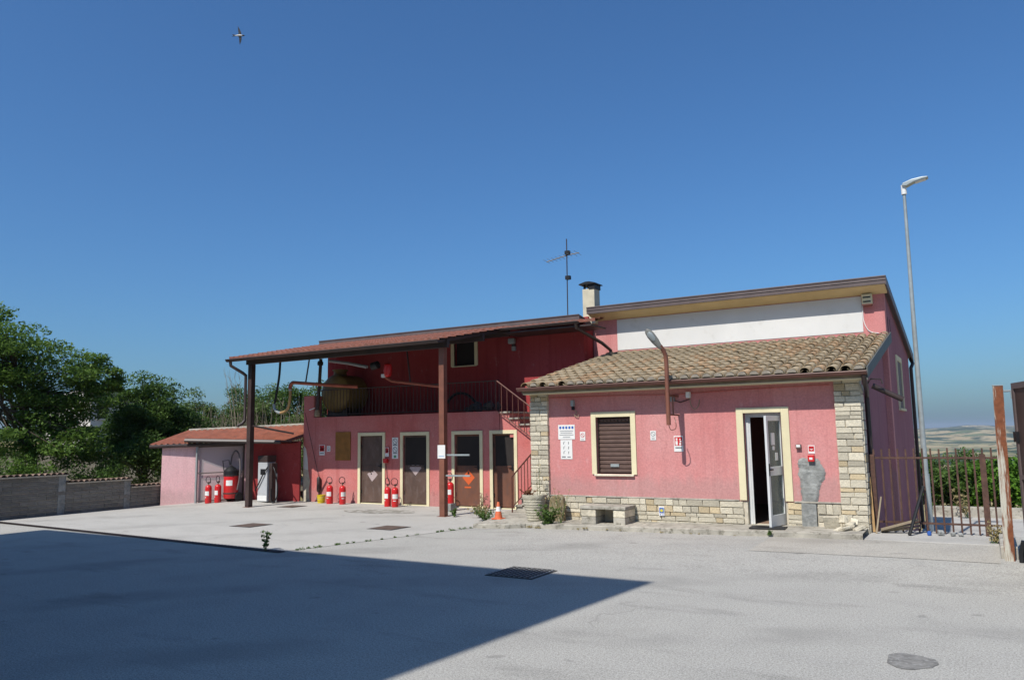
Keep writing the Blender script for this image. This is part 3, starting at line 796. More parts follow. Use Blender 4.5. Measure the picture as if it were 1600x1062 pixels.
# narrow side window and two slots
sw = MB()
for a, b, c, d in ((21.25, 21.37, 2.40, 3.72), (22.5, 22.62, 2.40, 3.72), (21.37, 22.5, 3.60, 3.72)): sw.box(MX1 - 0.02, MX1 + 0.03, a, b, c, d)
swo = sw.build('window', m_cream, house)
B(MX1 - 0.01, MX1 + 0.06, 21.2, 22.67, 2.36, 2.41).build('sill', m_cream, swo)
B(MX1 - 0.02, MX1 + 0.006, 21.37, 22.5, 2.41, 3.60).build('shutter', m_shutter, swo)
for yv in (19.95, 20.45): B(MX1 - 0.02, MX1 + 0.004, yv, yv + 0.09, 4.15, 4.5).build('air_vent', m_dark, house)

# left part: ground floor with four steel doors, balcony above
LX0 = -18.14
dops = [(-15.79, -14.95, -0.1, 1.96), (-14.2, -13.36, -0.1, 1.95), (-12.41, -11.59, -0.1, 1.95), (-11.18, -10.52, -0.1, 1.95)]
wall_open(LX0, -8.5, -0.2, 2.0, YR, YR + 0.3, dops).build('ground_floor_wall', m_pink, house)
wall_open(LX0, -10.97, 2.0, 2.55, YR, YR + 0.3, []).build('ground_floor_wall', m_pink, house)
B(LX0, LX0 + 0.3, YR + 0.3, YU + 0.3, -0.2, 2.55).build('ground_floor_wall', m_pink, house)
B(LX0 + 0.3, -11.0, YR + 0.3, YU + 0.02, 2.38, 2.552).build('balcony_floor', m_kerb, house)
B(LX0 + 0.1, -8.6, YR + 0.6, YR + 0.65, 0, 2.4).build('store_back', m_dark, house)
B(LX0, -17.72, YR, YR + 0.35, 2.552, 3.22).build('balcony_pier', m_pink, house)
# weathered corner at the left end
mb = MB().prism([(LX0 + 0.02, 0.0), (LX0 + 0.30, 0.0), (LX0 + 0.26, 0.35), (LX0 + 0.31, 0.62), (LX0 + 0.22, 0.95), (LX0 + 0.02, 1.0)], YR - 0.012, YR + 0.0, 'y'); mb.build('bare_masonry', m_mortar, house)
mb = MB().prism([(LX0 + 0.02, 1.0), (LX0 + 0.22, 0.95), (LX0 + 0.19, 1.3), (LX0 + 0.12, 1.6), (LX0 + 0.02, 1.7)], YR - 0.009, YR + 0.0, 'y'); mb.build('bare_plaster', m_white, house)
doors = []
for i, (a, b, c, d) in enumerate(dops):
    fo = MB(); w = 0.095
    fo.box(a - w, a, YR - 0.03, YR + 0.04, 0, d + w); fo.box(b, b + w, YR - 0.03, YR + 0.04, 0, d + w); fo.box(a, b, YR - 0.03, YR + 0.04, d, d + w)
    dr = fo.build('steel_door', m_cream, house, bevel=0.004)
    mat = m_doorbrown if i < 2 else m_doorred
    B(a + 0.006, b - 0.006, YR + 0.05, YR + 0.09, 0.05, d - 0.008).build('door_leaf', mat, dr, bevel=0.005)
    B(a, b, YR + 0.0, YR + 0.2, -0.05, 0.03).build('threshold', m_cream, dr)
    rb_ = MB(); rb_.box(a + 0.006, a + 0.05, YR + 0.042, YR + 0.05, 0.05, d - 0.01); rb_.box(b - 0.05, b - 0.006, YR + 0.042, YR + 0.05, 0.05, d - 0.01); rb_.box(a + 0.05, b - 0.05, YR + 0.042, YR + 0.05, 0.05, 0.11); rb_.box(a + 0.05, b - 0.05, YR + 0.042, YR + 0.05, 1.07, 1.11); rb_.build('edge_frame', mat, dr, bevel=0.003)
    mb = MB()
    mb.box(b - 0.12, b - 0.06, YR + 0.035, YR + 0.052, 1.0, 1.16); mb.tube([(b - 0.09, YR + 0.02, 1.08), (b - 0.20, YR + 0.02, 1.08)], 0.011, 6)
    mb.build('handle', m_black, dr)
    for z_ in (0.3, 1.6): MB().tube([(a + 0.01, YR + 0.045, z_), (a + 0.01, YR + 0.045, z_ + 0.1)], 0.012, 6).build('hinge', m_black, dr)
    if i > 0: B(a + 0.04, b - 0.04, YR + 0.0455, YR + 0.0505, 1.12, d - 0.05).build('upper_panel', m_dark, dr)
    doors.append(dr)
def diamond(xc, zc, r, y, mat, parent, name='hazard_sign', cut=False):
    pts = [(xc - r, zc), (xc, zc - r), (xc + r, zc), (xc, zc + r)]
    if cut: pts = [(xc - r * 0.98, zc + 0.02), (xc - r * 0.5, zc - r * 0.52), (xc - 0.01, zc - r), (xc + r * 0.55, zc - r * 0.45), (xc + r, zc), (xc + r * 0.45, zc + r * 0.52), (xc + r * 0.2, zc + r * 0.62), (xc + r * 0.16, zc + r * 0.3), (xc - r * 0.1, zc + r * 0.36), (xc - r * 0.42, zc + r * 0.2), (xc - r * 0.62, zc + r * 0.3)]
    return MB().prism(pts, y - 0.002, y, 'y').build(name, mat, parent)
def flame(xc, zc, s, y, parent):
    pts = [(-0.5, -0.5), (0.5, -0.5), (0.62, 0), (0.35, 0.5), (0.05, 1.1), (-0.15, 0.6), (-0.4, 0.35), (-0.6, -0.1)]
    MB().prism([(xc + s * p[0], zc + s * p[1]) for p in pts], y - 0.0045, y - 0.0025, 'y').build('flame_symbol', m_black, parent)
dy = YR + 0.049
s1 = diamond(-15.38, 0.84, 0.20, dy, m_pinkdia, doors[0], cut=True); flame(-15.42, 0.86, 0.04, dy, doors[0])
s2 = diamond(-13.80, 1.04, 0.21, dy, m_pinkdia, doors[1]); flame(-13.80, 1.11, 0.06, dy, doors[1])
s3 = diamond(-12.0, 0.80, 0.20, dy, m_orange, doors[2]); flame(-12.0, 0.91, 0.05, dy, doors[2])
B(-12.13, -11.92, dy - 0.003, dy - 0.001, 0.52, 0.56).build('sign_caption', m_orange, doors[2])

# left upper storey wall behind the balcony
wall_open(-18.45, -9.07, 2.3, 4.95, YU, YU + 0.3, [(-13.34, -12.61, 3.96, 4.71)]).build('balcony_wall', m_pink_shade, house)
B(-9.37, -9.07, YU + 0.3, YW + 0.01, 2.3, 5.1).build('return_wall', m_pink_shade, house)
uw = MB()
for a, b, c, d in ((-13.45, -13.34, 3.95, 4.8), (-12.61, -12.5, 3.95, 4.8), (-13.34, -12.61, 4.71, 4.8)): uw.box(a, b, YU - 0.03, YU + 0.05, c, d)
uwo = uw.build('window', m_cream, house)
B(-13.34, -12.61, YU + 0.12, YU + 0.15, 3.96, 4.71).build('shutter', m_dark, uwo)
B(-13.4, -12.55, YU - 0.05, YU + 0.1, 3.93, 3.96).build('sill', m_cream, uwo)
# metal fascia of the left roof
mb = B(-18.52, -9.03, YU - 0.34, YU - 0.31, 4.93, 5.075); mb.box(-18.52, -9.03, YU - 0.36, YU - 0.33, 5.06, 5.085)
mb.build('fascia', m_fascia, house)
# red tiled eave over the balcony stair, gutter and downpipe
def tilesheet(mb, x0, x1, y0, z0, y1, z1, pit=0.2, amp=0.022, exp=0.36, th=0.03):
    """pressed tile roofing: waves across, a small step every course"""
    L_ = math.hypot(y1 - y0, z1 - z0); cy_, sz_ = (y1 - y0) / L_, (z1 - z0) / L_
    nx = max(2, int((x1 - x0) / (pit / 6))); rows = max(1, int(round(L_ / exp))); ex = L_ / rows
    prevs = []
    for r_ in range(rows):
        for s, h in ((r_ * ex, 0.028), ((r_ + 1) * ex, 0.0)):
            base = len(mb.v)
            for i in range(nx + 1):
                x = x0 + (x1 - x0) * i / nx
                hh = h + amp * math.cos(2 * PI * (x - x0) / pit)
                mb.v.append((x, y0 + s * cy_ - hh * sz_, z0 + s * sz_ + hh * cy_))
            prevs.append(base)
    for a, b in zip(prevs[:-1], prevs[1:]):
        for i in range(nx): mb.f.append((a + i, a + i + 1, b + i + 1, b + i))
    base = len(mb.v)
    for (y, z) in ((y0, z0 - th), (y1, z1 - th)):
        for x in (x0, x1): mb.v.append((x, y, z))
    mb.f.append((base, base + 2, base + 3, base + 1))
    a = prevs[0]
    for i in range(nx):
        mb.v.append((mb.v[a + i][0], y0, z0 - th)); mb.v.append((mb.v[a + i + 1][0], y0, z0 - th)); k = len(mb.v)
        mb.f.append((k - 2, k - 1, a + i + 1, a + i))
    return mb
CS = (4.93 - 4.25) / (YU - 0.34 - 15.1)
def cz(y): return 4.25 + (y - 15.1) * CS
tilesheet(MB(), -11.09, -8.3, 18.0, cz(18.0) - 0.02, YU - 0.32, cz(YU - 0.32) - 0.02).build('eave_tiles', m_canopytile, house, smooth=True)
B(-11.1, -8.42, 18.02, YU, 4.66, 4.70).build('eave_boarding', m_dkbrown, house)
gutter(-11.25, -8.75, 17.96, 4.79, 0.065, 'gutter', m_dkbrown, house)
MB().tube([(-8.83, 17.96, 4.74), (-8.83, 18.0, 4.62), (-8.55, 18.95, 4.3), (-8.52, 19.42, 4.15), (-8.52, 19.42, 3.98)], 0.045, 10).build('downpipe', m_dkbrown, house, smooth=True)
# chimney
ch = B(-9.26, -8.9, 19.3, 19.66, 4.9, 5.88).build('chimney', mk('cream chimney render', (0.62, 0.56, 0.42), 0.9, 0.12, 4, bmp=0.3), house, bevel=0.01)
mb = MB()
for dx in (-0.13, 0.13):
    for dy_ in (-0.13, 0.13): mb.box(-9.08 + dx - 0.025, -9.08 + dx + 0.025, 19.48 + dy_ - 0.025, 19.48 + dy_ + 0.025, 5.87, 6.0)
mb.box(-9.08 + 0.02, -9.08 + 0.2, 19.28, 19.68, 5.87, 6.01)
mb.prism([(-9.34, 6.0), (-8.83, 6.0), (-8.85, 6.03), (-9.02, 6.075), (-9.14, 6.075), (-9.32, 6.03)], 19.23, 19.73, 'y')
mb.build('chimney_cowl', m_black, ch)

# stair: lower flight rising right, upper flight rising left to the balcony
st = MB(); n = 7
stairs = B(-8.85, -8.5, 16.3, 17.58, 0.0, 1.18).build('stair', m_kerb, house)
for k in range(n):
    x = -9.72 + k * 0.155; z_ = 0.09 + (k + 1) * 0.165
    B(x, -8.8, 16.3, 17.58, z_ - 0.165, z_ - 0.035).build('step', m_kerb, stairs)
    B(x - 0.025, x + 0.18, 16.26, 17.59, z_ - 0.034, z_).build('tread', m_kerb, stairs, bevel=0.006)
for k in range(8):
    x1 = -8.55 - k * 0.30; z_ = 1.2 + (k + 1) * 0.165
    B(x1 - 0.30, x1, YR - 0.001, YU, max(0, z_ - 0.5), z_ - 0.035).build('step', m_pink, stairs)
    B(x1 - 0.31, x1 + 0.03, YR - 0.05, YU - 0.01, z_ - 0.034, z_ + 0.01).build('tread', m_kerb, stairs, bevel=0.006)
def rail(pts_top, drop, nb, r, name, mat, parent, rt=None):
    mb = MB(); pts_top = [Vector(p) for p in pts_top]
    mb.tube(pts_top, rt or r * 1.6, 6); mb.tube([p - Vector((0, 0, drop)) for p in pts_top], r * 1.2, 6)
    segs = [(a, b) for a, b in zip(pts_top[:-1], pts_top[1:])]
    for a, b in segs:
        k = max(1, int((b - a).length / nb))
        for i in range(k + 1):
            p = a.lerp(b, i / k); mb.tube([p, p - Vector((0, 0, drop))], r, 5, False)
    return mb.build(name, mat, parent)
rail([(-9.78, 16.22, 0.92), (-8.9, 16.22, 1.79)], 0.72, 0.115, 0.011, 'stair_railing', m_railing, house, 0.018)
MB().tube([(-9.78, 16.22, 0.92), (-9.78, 16.22, 0.05)], 0.017, 6).build('railing_post', m_railing, house)
rail([(-11.0, 17.5, 3.36), (-9.3, 17.5, 2.16)], 0.78, 0.19, 0.012, 'stair_railing', m_railing, house, 0.02)
rail([(-17.70, YR + 0.06, 3.38), (-14.0, YR + 0.06, 3.37)], 0.76, 0.125, 0.010, 'balcony_railing', m_dkbrown, house, 0.016)
rail([(-14.0, YR + 0.06, 3.37), (-11.0, YR + 0.06, 3.36)], 0.76, 0.125, 0.010, 'balcony_railing', m_dkbrown, house, 0.016)

# ---------------------------------------------------------------- canopy on two steel posts
can = thing('canopy', 'brown steel canopy with red tiled roof on two posts in front of the doors', 'canopy', (-14.8, 15.5, 0))
CX0, CX1 = -18.6, -11.08
tilesheet(MB(), CX0, CX1, 15.1, cz(15.1), YU - 0.32, cz(YU - 0.32)).build('roof_sheet', m_canopytile, can, smooth=True)
for y in (15.5, 17.1, 18.4):
    B(CX0 + 0.3 if y < 16 else CX0 + 0.1, CX1 - 0.02, y - 0.05, y + 0.05, cz(y) - 0.26, cz(y) - 0.08).build('beam', m_dkbrown, can, bevel=0.005)
for x in fr(CX0 + 0.1, CX1 - 0.1, 7):
    MB().prism([(15.14, cz(15.14) - 0.045), (YU - 0.35, cz(YU - 0.35) - 0.045), (YU - 0.35, cz(YU - 0.35) - 0.11), (15.14, cz(15.14) - 0.11)], x - 0.035, x + 0.035, 'x').build('rafter', m_dkbrown, can)
MB().prism([(15.12, cz(15.12) - 0.032), (YU - 0.34, cz(YU - 0.34) - 0.032), (YU - 0.34, cz(YU - 0.34) - 0.044), (15.12, cz(15.12) - 0.044)], CX0 + 0.01, CX1 - 0.01, 'x').build('ceiling_board', m_dkbrown, can)
gutter(CX0 - 0.03, CX1 + 0.02, 15.05, 4.205, 0.07, 'gutter', m_dkbrown, can)
for x in (-18.1, -11.27):
    p = B(x - 0.075, x + 0.075, 15.425, 15.575, 0.0, cz(15.5) - 0.26).build('post', m_post if x > -12 else mk('old brown post', (0.05, 0.03, 0.026), 0.55, 0.3, 3), can, bevel=0.006)
    B(x - 0.12, x + 0.12, 15.38, 15.62, 0.0, 0.014).build('base_plate', m_post, p)
MB().tube([(-18.5, 15.06, 4.14), (-18.5, 15.08, 4.03), (-18.25, 15.30, 3.82), (-18.21, 15.38, 3.75), (-18.21, 15.38, 2.45), (-18.23, 15.3, 2.36), (-18.3, 15.2, 2.3)], 0.045, 10).build('downpipe', m_dkbrown, can, smooth=True)
MB().tube([(-18.02, 15.5, 2.3), (-17.3, 16.4, 2.06)], 0.03, 8).build('brace', m_dkbrown, can)

# filling pipework hanging under the canopy
pipe = thing('filling_hose', 'ochre filling hose looping down from a red pipe under the canopy', 'hose', (-17.4, 16.2, 2.6))
def smooth_path(pts, n=6):
    pts = [Vector(p) for p in pts]; out = []
    P = [pts[0]] + pts + [pts[-1]]
    for i in range(1, len(P) - 2):
        for k in range(n):
            t = k / n; a, b, c, d = P[i - 1], P[i], P[i + 1], P[i + 2]
            out.append(0.5 * ((2 * b) + (c - a) * t + (2 * a - 5 * b + 4 * c - d) * t * t + (3 * b - a - 3 * c + d) * t ** 3))
    out.append(pts[-1]); return out
MB().tube(smooth_path([(-17.7, 16.2, 4.2), (-17.74, 16.2, 3.7), (-17.88, 16.2, 3.05), (-17.93, 16.2, 2.92)]), 0.035, 8).build('black_hose', m_black, pipe, smooth=True)
MB().tube(smooth_path([(-17.93, 16.2, 2.94), (-17.90, 16.2, 2.80), (-17.77, 16.2, 2.70), (-17.65, 16.2, 2.67)]), 0.045, 8).build('hose_wrap', m_galv, pipe, smooth=True)
MB().tube(smooth_path([(-17.66, 16.2, 2.67), (-17.5, 16.2, 2.70), (-17.34, 16.2, 2.82), (-17.27, 16.2, 3.12), (-17.27, 16.2, 3.32)]), 0.04, 8).build('hose', m_hose, pipe, smooth=True)
MB().tube([(-17.27, 16.2, 3.3), (-17.27, 16.2, 3.36)], 0.05, 8).build('coupling', m_galv, pipe)
MB().tube(smooth_path([(-17.27, 16.2, 3.34), (-17.26, 16.2, 3.46), (-17.17, 16.2, 3.53), (-17.0, 16.2, 3.52), (-16.2, 16.3, 3.44), (-15.3, 16.9, 3.36)]), 0.05, 10).build('red_pipe', m_redpipe, pipe, smooth=True)
for a, b in (((-16.55, 16.25, 4.25), (-16.7, 16.25, 3.5)), ((-13.2, 16.5, 4.3), (-13.07, 16.5, 3.35))): MB().tube([a, b], 0.022, 6).build('hanger', m_dkbrown, pipe)
vp = thing('vertical_valve_pipe', 'upright grey pipe with a white lever standing at the balcony corner', 'pipe', (-16.6, 17.2, 2.55))
MB().tube([(-17.1, 17.25, 4.3), (-17.15, 17.25, 3.5), (-17.22, 17.25, 2.62)], 0.05, 10).build('pipe', m_dkbrown, vp, smooth=True)
MB().lathe([(0.06, 0), (0.085, 0.02), (0.085, 0.12), (0.06, 0.2)], 12, (-17.22, 17.25, 2.56)).build('pipe_foot', m_wood, vp, smooth=True)
MB().tube([(-17.24, 17.17, 2.82), (-17.40, 17.1, 2.76)], 0.014, 6).build('lever', m_label, vp)
MB().lathe([(0.06, 0), (0.09, 0.02), (0.09, 0.1), (0.06, 0.14)], 12, (-17.12, 17.25, 4.1)).build('valve_body', m_black, vp)
la = thing('loading_arm', 'pivoting loading arm pipe with red valve hung under the canopy', 'pipe', (-14.2, 16.6, 3.3))
MB().tube([(-16.2, 16.7, 4.14), (-15.4, 16.6, 4.02), (-14.6, 16.5, 3.86)], 0.045, 8).build('pipe', m_grey_metal, la, smooth=True)
MB().lathe([(0.05, -0.14), (0.11, -0.1), (0.11, 0.1), (0.05, 0.14)], 12, (-14.3, 16.5, 3.88), Matrix.Rotation(R_(80), 3, 'Y')).build('swivel', m_black, la, smooth=True)
MB().lathe([(0.05, -0.18), (0.10, -0.14), (0.12, 0), (0.10, 0.16), (0.04, 0.2)], 12, (-13.85, 16.5, 3.72)).build('valve', m_fred, la, smooth=True)
B(-14.02, -13.9, 16.42, 16.5, 3.53, 3.62).build('valve_tag', m_label, la)
MB().tube([(-13.9, 16.5, 3.52), (-13.7, 16.5, 3.42), (-12.25, 16.5, 3.22), (-11.9, 16.5, 3.18)], 0.04, 8).build('arm', m_redpipe, la, smooth=True)

# tank and clutter on the balcony
tk = thing('storage_tank', 'ochre horizontal storage tank with a manhole on the balcony', 'tank', (-17.1, 18.3, 2.55))
Rx = Matrix.Rotation(R_(-90), 3, 'X')
MB().lathe([(0.02, -0.56), (0.3, -0.54), (0.5, -0.48), (0.575, -0.42), (0.585, -0.40), (0.585, 0.42), (0.5, 0.5), (0.02, 0.55)], 32, (-17.12, 18.32, 3.28), Rx).build('shell', m_ochre, tk, smooth=True)
MB().lathe([(0.2, 0), (0.2, 0.16), (0.24, 0.16), (0.24, 0.2), (0.05, 0.22)], 18, (-17.25, 18.25, 3.84)).build('manhole', m_ochre, tk, smooth=True)
for y in (18.05, 18.6): MB().prism([(-17.55, 2.55), (-16.7, 2.55), (-16.75, 2.95), (-17.5, 2.95)], y - 0.05, y + 0.05, 'y').build('cradle', m_dkbrown, tk)
hp = thing('hose_coil', 'black hose arched over scrap on the balcony behind the railing', 'hose', (-12.8, 18.3, 2.55))
MB().tube(smooth_path([(-13.4, 18.4, 2.58), (-13.25, 18.4, 2.85), (-12.95, 18.4, 3.1), (-12.6, 18.4, 3.1), (-12.3, 18.4, 2.9), (-12.1, 18.4, 2.6)]), 0.04, 8).build('hose', m_black, hp, smooth=True)
rb = thing('scrap_pile', 'grey rubble and scrap at the head of the balcony stair', 'rubble', (-11.9, 18.2, 2.55))
for k in range(9): MB().obox((-12.3 + k * 0.13, 18.0 + rnd.uniform(-0.2, 0.3), 2.62 + rnd.uniform(0, 0.12)), 0.18, 0.2, 0.14, Euler((rnd.random(), rnd.random(), rnd.random())).to_matrix()).build('lump', m_mesh_iron, rb, bevel=0.02)

# ---------------------------------------------------------------- store hut and shelter on the left
hut = thing('store_hut', 'small pale pink store hut with red tiled roof left of the canopy', 'hut', (-20.5, 16.2, 0))
A, Bc, Cc = Vector((-21.15, 14.83, 0)), Vector((-19.35, 16.56, 0)), Vector((-18.1, 17.42, 0))
def vwall(mb, p, q, z0, z1, th=0.2):
    d = (q - p).normalized(); n = Vector((-d.y, d.x, 0))
    pts = [(p.x, p.y), (q.x, q.y), ((q + n * th).x, (q + n * th).y), ((p + n * th).x, (p + n * th).y)]
    return mb.prism(pts, z0, z1, 'z')
vwall(MB(), A, Bc, -0.1, 1.82).build('front_wall', m_palepink, hut)
vwall(MB(), Bc + Vector((0.05, 0.03, 0)), Cc, -0.1, 1.84).build('back_wall', m_pink_shade, hut)
vwall(MB(), Vector((-23.2, 16.4, 0)), A, -0.1, 1.8).build('end_wall', m_palepink, hut)
E0, E1, E2 = Vector((-21.35, 14.55, 1.80)), Vector((-19.3, 16.3, 1.86)), Vector((-18.12, 17.1, 1.84))
R0, R1 = Vector((-22.5, 16.75, 2.24)), Vector((-18.16, 19.6, 2.42))
def roofpatch(mb, a, b, c, d, n=40, amp=0.02, th=0.0):
    """wavy tiled patch, a-b along the eave, d-c along the ridge"""
    b0 = len(mb.v); rows = 5
    nrm = (b - a).cross(d - a).normalized(); nrm = nrm if nrm.z > 0 else -nrm
    for r_ in range(rows + 1):
        for i in range(n + 1):
            t = i / n; p = a.lerp(b, t).lerp(d.lerp(c, t), r_ / rows)
            mb.v.append(tuple(p + nrm * (amp * math.cos(t * n / 4 * 2 * PI))))
    for r_ in range(rows):
        for i in range(n): k = b0 + r_ * (n + 1) + i; mb.f.append((k, k + 1, k + n + 2, k + n + 1))
    return mb
Rm = R0.lerp(R1, 0.55)
mb = MB(); roofpatch(mb, E0, E1, Rm, R0, 64); roofpatch(mb, E1, E2, R1, Rm, 48)
roofpatch(mb, Vector((-23.6, 16.3, 1.8)), E0, R0, R0 + Vector((-0.02, 0, 0)), 40)
hr = mb.build('tiled_roof', m_redtile, hut, smooth=True)
MB().tube([R0, Rm, R1], 0.055, 8).build('ridge_capping', m_kerb, hr, smooth=True)
dn = Vector((0, 0, -0.06))
MB().tube([E0 + dn, E1 + dn], 0.055, 8).build('gutter', m_dkbrown, hut, smooth=True)
mb = MB(); mb.face([E0 + dn, E1 + dn, E2 + dn, Vector((-18.12, 17.5, 1.80)), Vector((-19.4, 16.8, 1.80)), Vector((-21.4, 14.95, 1.76))]); mb.build('eave_board', m_dkbrown, hut)

sh = thing('lean_to_shelter', 'grey steel lean-to shelter with clouded plastic side panel beside the hut', 'shelter', (-20.0, 16.0, 0))
S0, S1 = Vector((-20.95, 15.72, 0)), Vector((-19.42, 16.35, 0))
S0 = Vector((-20.36, 15.45, 0.05)); S1 = Vector((-19.40, 16.38, 0.08))
MB().tube([S0 - Vector((0, 0, 0.05)), S0 + Vector((0, 0, 1.86))], 0.04, 6).build('post', m_grey_metal, sh)
MB().tube([S1 - Vector((0, 0, 0.05)), S1 + Vector((0, 0, 1.80))], 0.03, 6).build('post', m_dkbrown, sh)
for z_ in (0.06, 0.88, 1.66): MB().tube([S0 + Vector((0, 0, z_)), S1 + Vector((0, 0, z_))], 0.018, 6).build('rail', m_dkbrown, sh)
d = (S1 - S0).normalized(); nn = Vector((-d.y, d.x, 0)) * 0.06
mb = MB(); mb.face([S0 + nn + Vector((0, 0, 0.06)), S1 + nn + Vector((0, 0, 0.06)), S1 + nn + Vector((0, 0, 1.66)), S0 + nn + Vector((0, 0, 1.66))]); mb.build('plastic_panel', m_poly, sh)
T = [Vector((-20.5, 15.12, 1.98)), Vector((-18.0, 16.55, 1.88)), Vector((-18.12, 17.1, 1.86)), Vector((-19.3, 16.6, 1.92)), Vector((-20.9, 15.55, 1.95))]
mb = MB(); mb.v = [tuple(p) for p in T] + [tuple(p - Vector((0, 0, 0.05))) for p in T]
k = len(T); mb.f = [tuple(range(k)), tuple(k + i for i in reversed(range(k)))] + [(i, k + i, k + (i + 1) % k, (i + 1) % k) for i in range(k)]
mb.build('roof_sheet', m_fascia, sh)
MB().tube([T[0] - Vector((0, 0, 0.07)), T[1] - Vector((0, 0, 0.06))], 0.06, 6).build('front_beam', m_dkbrown, sh)
MB().tube([S0 + Vector((0, 0, 1.86)), Vector((-19.3, 16.6, 1.78))], 0.025, 6).build('side_beam', m_dkbrown, sh)

# ---------------------------------------------------------------- fire extinguishers
def make_ext(h=0.53, r=0.094):
    root = thing('fire_extinguisher', 'x', 'extinguisher')
    MB().lathe([(r * 0.97, 0), (r, 0.015), (r, h * 0.84), (r * 0.93, h * 0.91), (r * 0.7, h * 0.965), (0.03, h)], 20).build('cylinder', m_fred, root, smooth=True, local=True)
    MB().lathe([(0.018, h), (0.018, h + 0.05), (0.026, h + 0.05), (0.026, h + 0.08), (0.01, h + 0.09)], 10).build('valve', m_brass, root, smooth=True, local=True)
    mb = MB(); mb.obox((0.03, -0.02, h + 0.085), 0.11, 0.02, 0.014, Matrix.Rotation(-0.25, 3, 'Y')); mb.obox((0.03, -0.02, h + 0.055), 0.1, 0.02, 0.012); mb.build('lever', m_black, root, local=True)
    MB().tube(smooth_path([(-0.02, 0, h + 0.06), (-0.09, 0, h + 0.09), (-0.11, 0, h + 0.17), (-0.06, 0, h + 0.24), (0.03, 0.0, h + 0.23), (0.07, 0.0, h + 0.16), (0.05, 0.02, h + 0.08), (0.02, 0.03, h + 0.05)]), 0.010, 6).build('hose', m_black, root, smooth=True, local=True)
    mb = MB(); n = 8
    for z_ in (h * 0.42, h * 0.66):
        for k in range(n + 1):
            a = -PI / 2 + (k / n - 0.5) * 1.9; mb.v.append(((r + 0.0015) * math.cos(a), (r + 0.0015) * math.sin(a), z_))
    for k in range(n): mb.f.append((k, k + 1, n + 2 + k, n + 1 + k))
    mb.build('label', m_label, root, local=True, smooth=True)
    mb = MB()
    for z_ in (h * 0.30, h * 0.34):
        for k in range(n + 1):
            a = -PI / 2 - 0.3 + (k / n - 0.5) * 0.8; mb.v.append(((r + 0.0015) * math.cos(a), (r + 0.0015) * math.sin(a), z_))
    for k in range(n): mb.f.append((k, k + 1, n + 2 + k, n + 1 + k))
    mb.build('small_label', m_label, root, local=True, smooth=True)
    return root
ext0 = make_ext()
exts = [(-19.89, 15.53, 'red fire extinguisher nearest the grey shelter post', 0.5, 0.1), (-19.68, 15.70, 'red fire extinguisher beside the big wheeled one in the shelter', 0.3, 0.1),
        (-16.62, 17.2, 'red fire extinguisher with looped hose next to the yellow bucket', 0.6, 0), (-16.12, 17.2, 'red fire extinguisher standing alone left of the first steel door', 1.6, 0),
        (-14.36, 17.12, 'left fire extinguisher of the pair between first and second steel doors', 0.2, 0), (-14.05, 17.06, 'right fire extinguisher of the pair between first and second steel doors', 1.2, 0),
        (-12.42, 17.15, 'red fire extinguisher mostly hidden behind the right canopy post', 0.4, 0), (-11.93, 16.7, 'red fire extinguisher on a block right of the signed canopy post', 0.3, 0)]
for i, (x, y, lab, rot, dz) in enumerate(exts):
    o = ext0 if i == 0 else copy_tree(ext0)
    o.location = (x, y, g(x, y) + 0.006); o.rotation_euler = (0, 0, rot - 0.4)
    o.scale = (1, 1, 1.0) if i < 6 else (1.05, 1.05, 1.0)
    tag(o, lab, 'extinguisher', 'fire extinguishers in front of the buildings')
exts_last = o; o.location.z = 0.2
tag(B(-12.02, -11.82, 16.56, 16.8, 0.005, 0.2).build('concrete_block', m_cement, bevel=0.012), 'small concrete block under a fire extinguisher right of the canopy post', 'block')

wx = thing('wheeled_extinguisher', 'large red wheeled extinguisher with black hood inside the shelter', 'extinguisher', (-19.48, 16.0, g(-19.48, 16.0))); wx.scale = (1.08, 1.08, 1.13)
MB().lathe([(0.17, 0.08), (0.195, 0.12), (0.195, 0.72), (0.16, 0.82), (0.06, 0.88)], 24).build('cylinder', m_fred, wx, smooth=True, local=True)
MB().lathe([(0.20, 0.66), (0.205, 0.70), (0.20, 0.80), (0.12, 0.88), (0.03, 0.93)], 16).build('hood', m_black, wx, smooth=True, local=True)
for z_ in (0.2, 0.66): MB().lathe([(0.198, z_), (0.204, z_ + 0.005), (0.204, z_ + 0.03), (0.198, z_ + 0.035)], 24).build('band', m_dkbrown, wx, local=True)
MB().tube([(-0.2, -0.05, 0.1), (-0.23, -0.05, 0.75), (-0.30, -0.05, 1.06), (-0.05, -0.05, 1.08), (0.0, -0.05, 0.95)], 0.014, 6).build('handle', m_black, wx, local=True)
for sx in (-0.2, 0.2): MB().lathe([(0.11, -0.03), (0.12, -0.02), (0.12, 0.02), (0.11, 0.03)], 16, (sx, 0.1, 0.12), Matrix.Rotation(PI / 2, 3, 'Y')).build('wheel', m_black, wx, local=True, smooth=True)
mb = MB(); n = 8
for z_ in (0.42, 0.56):
    for k in range(n + 1):
        a = -0.95 + (k / n - 0.5) * 0.9; mb.v.append((0.197 * math.cos(a), 0.197 * math.sin(a), z_))
for k in range(n): mb.f.append((k, k + 1, n + 2 + k, n + 1 + k))
mb.build('label', m_label, wx, local=True)
MB().tube(smooth_path([(0.2, 0.05, 0.3), (0.24, 0.1, 0.7), (0.16, 0.14, 1.15), (0.0, 0.15, 1.32), (-0.14, 0.14, 1.2), (-0.16, 0.1, 0.95)]), 0.022, 8).build('hose', mk('grey hose', (0.14, 0.12, 0.12), 0.6, 0.2), wx, local=True, smooth=True)

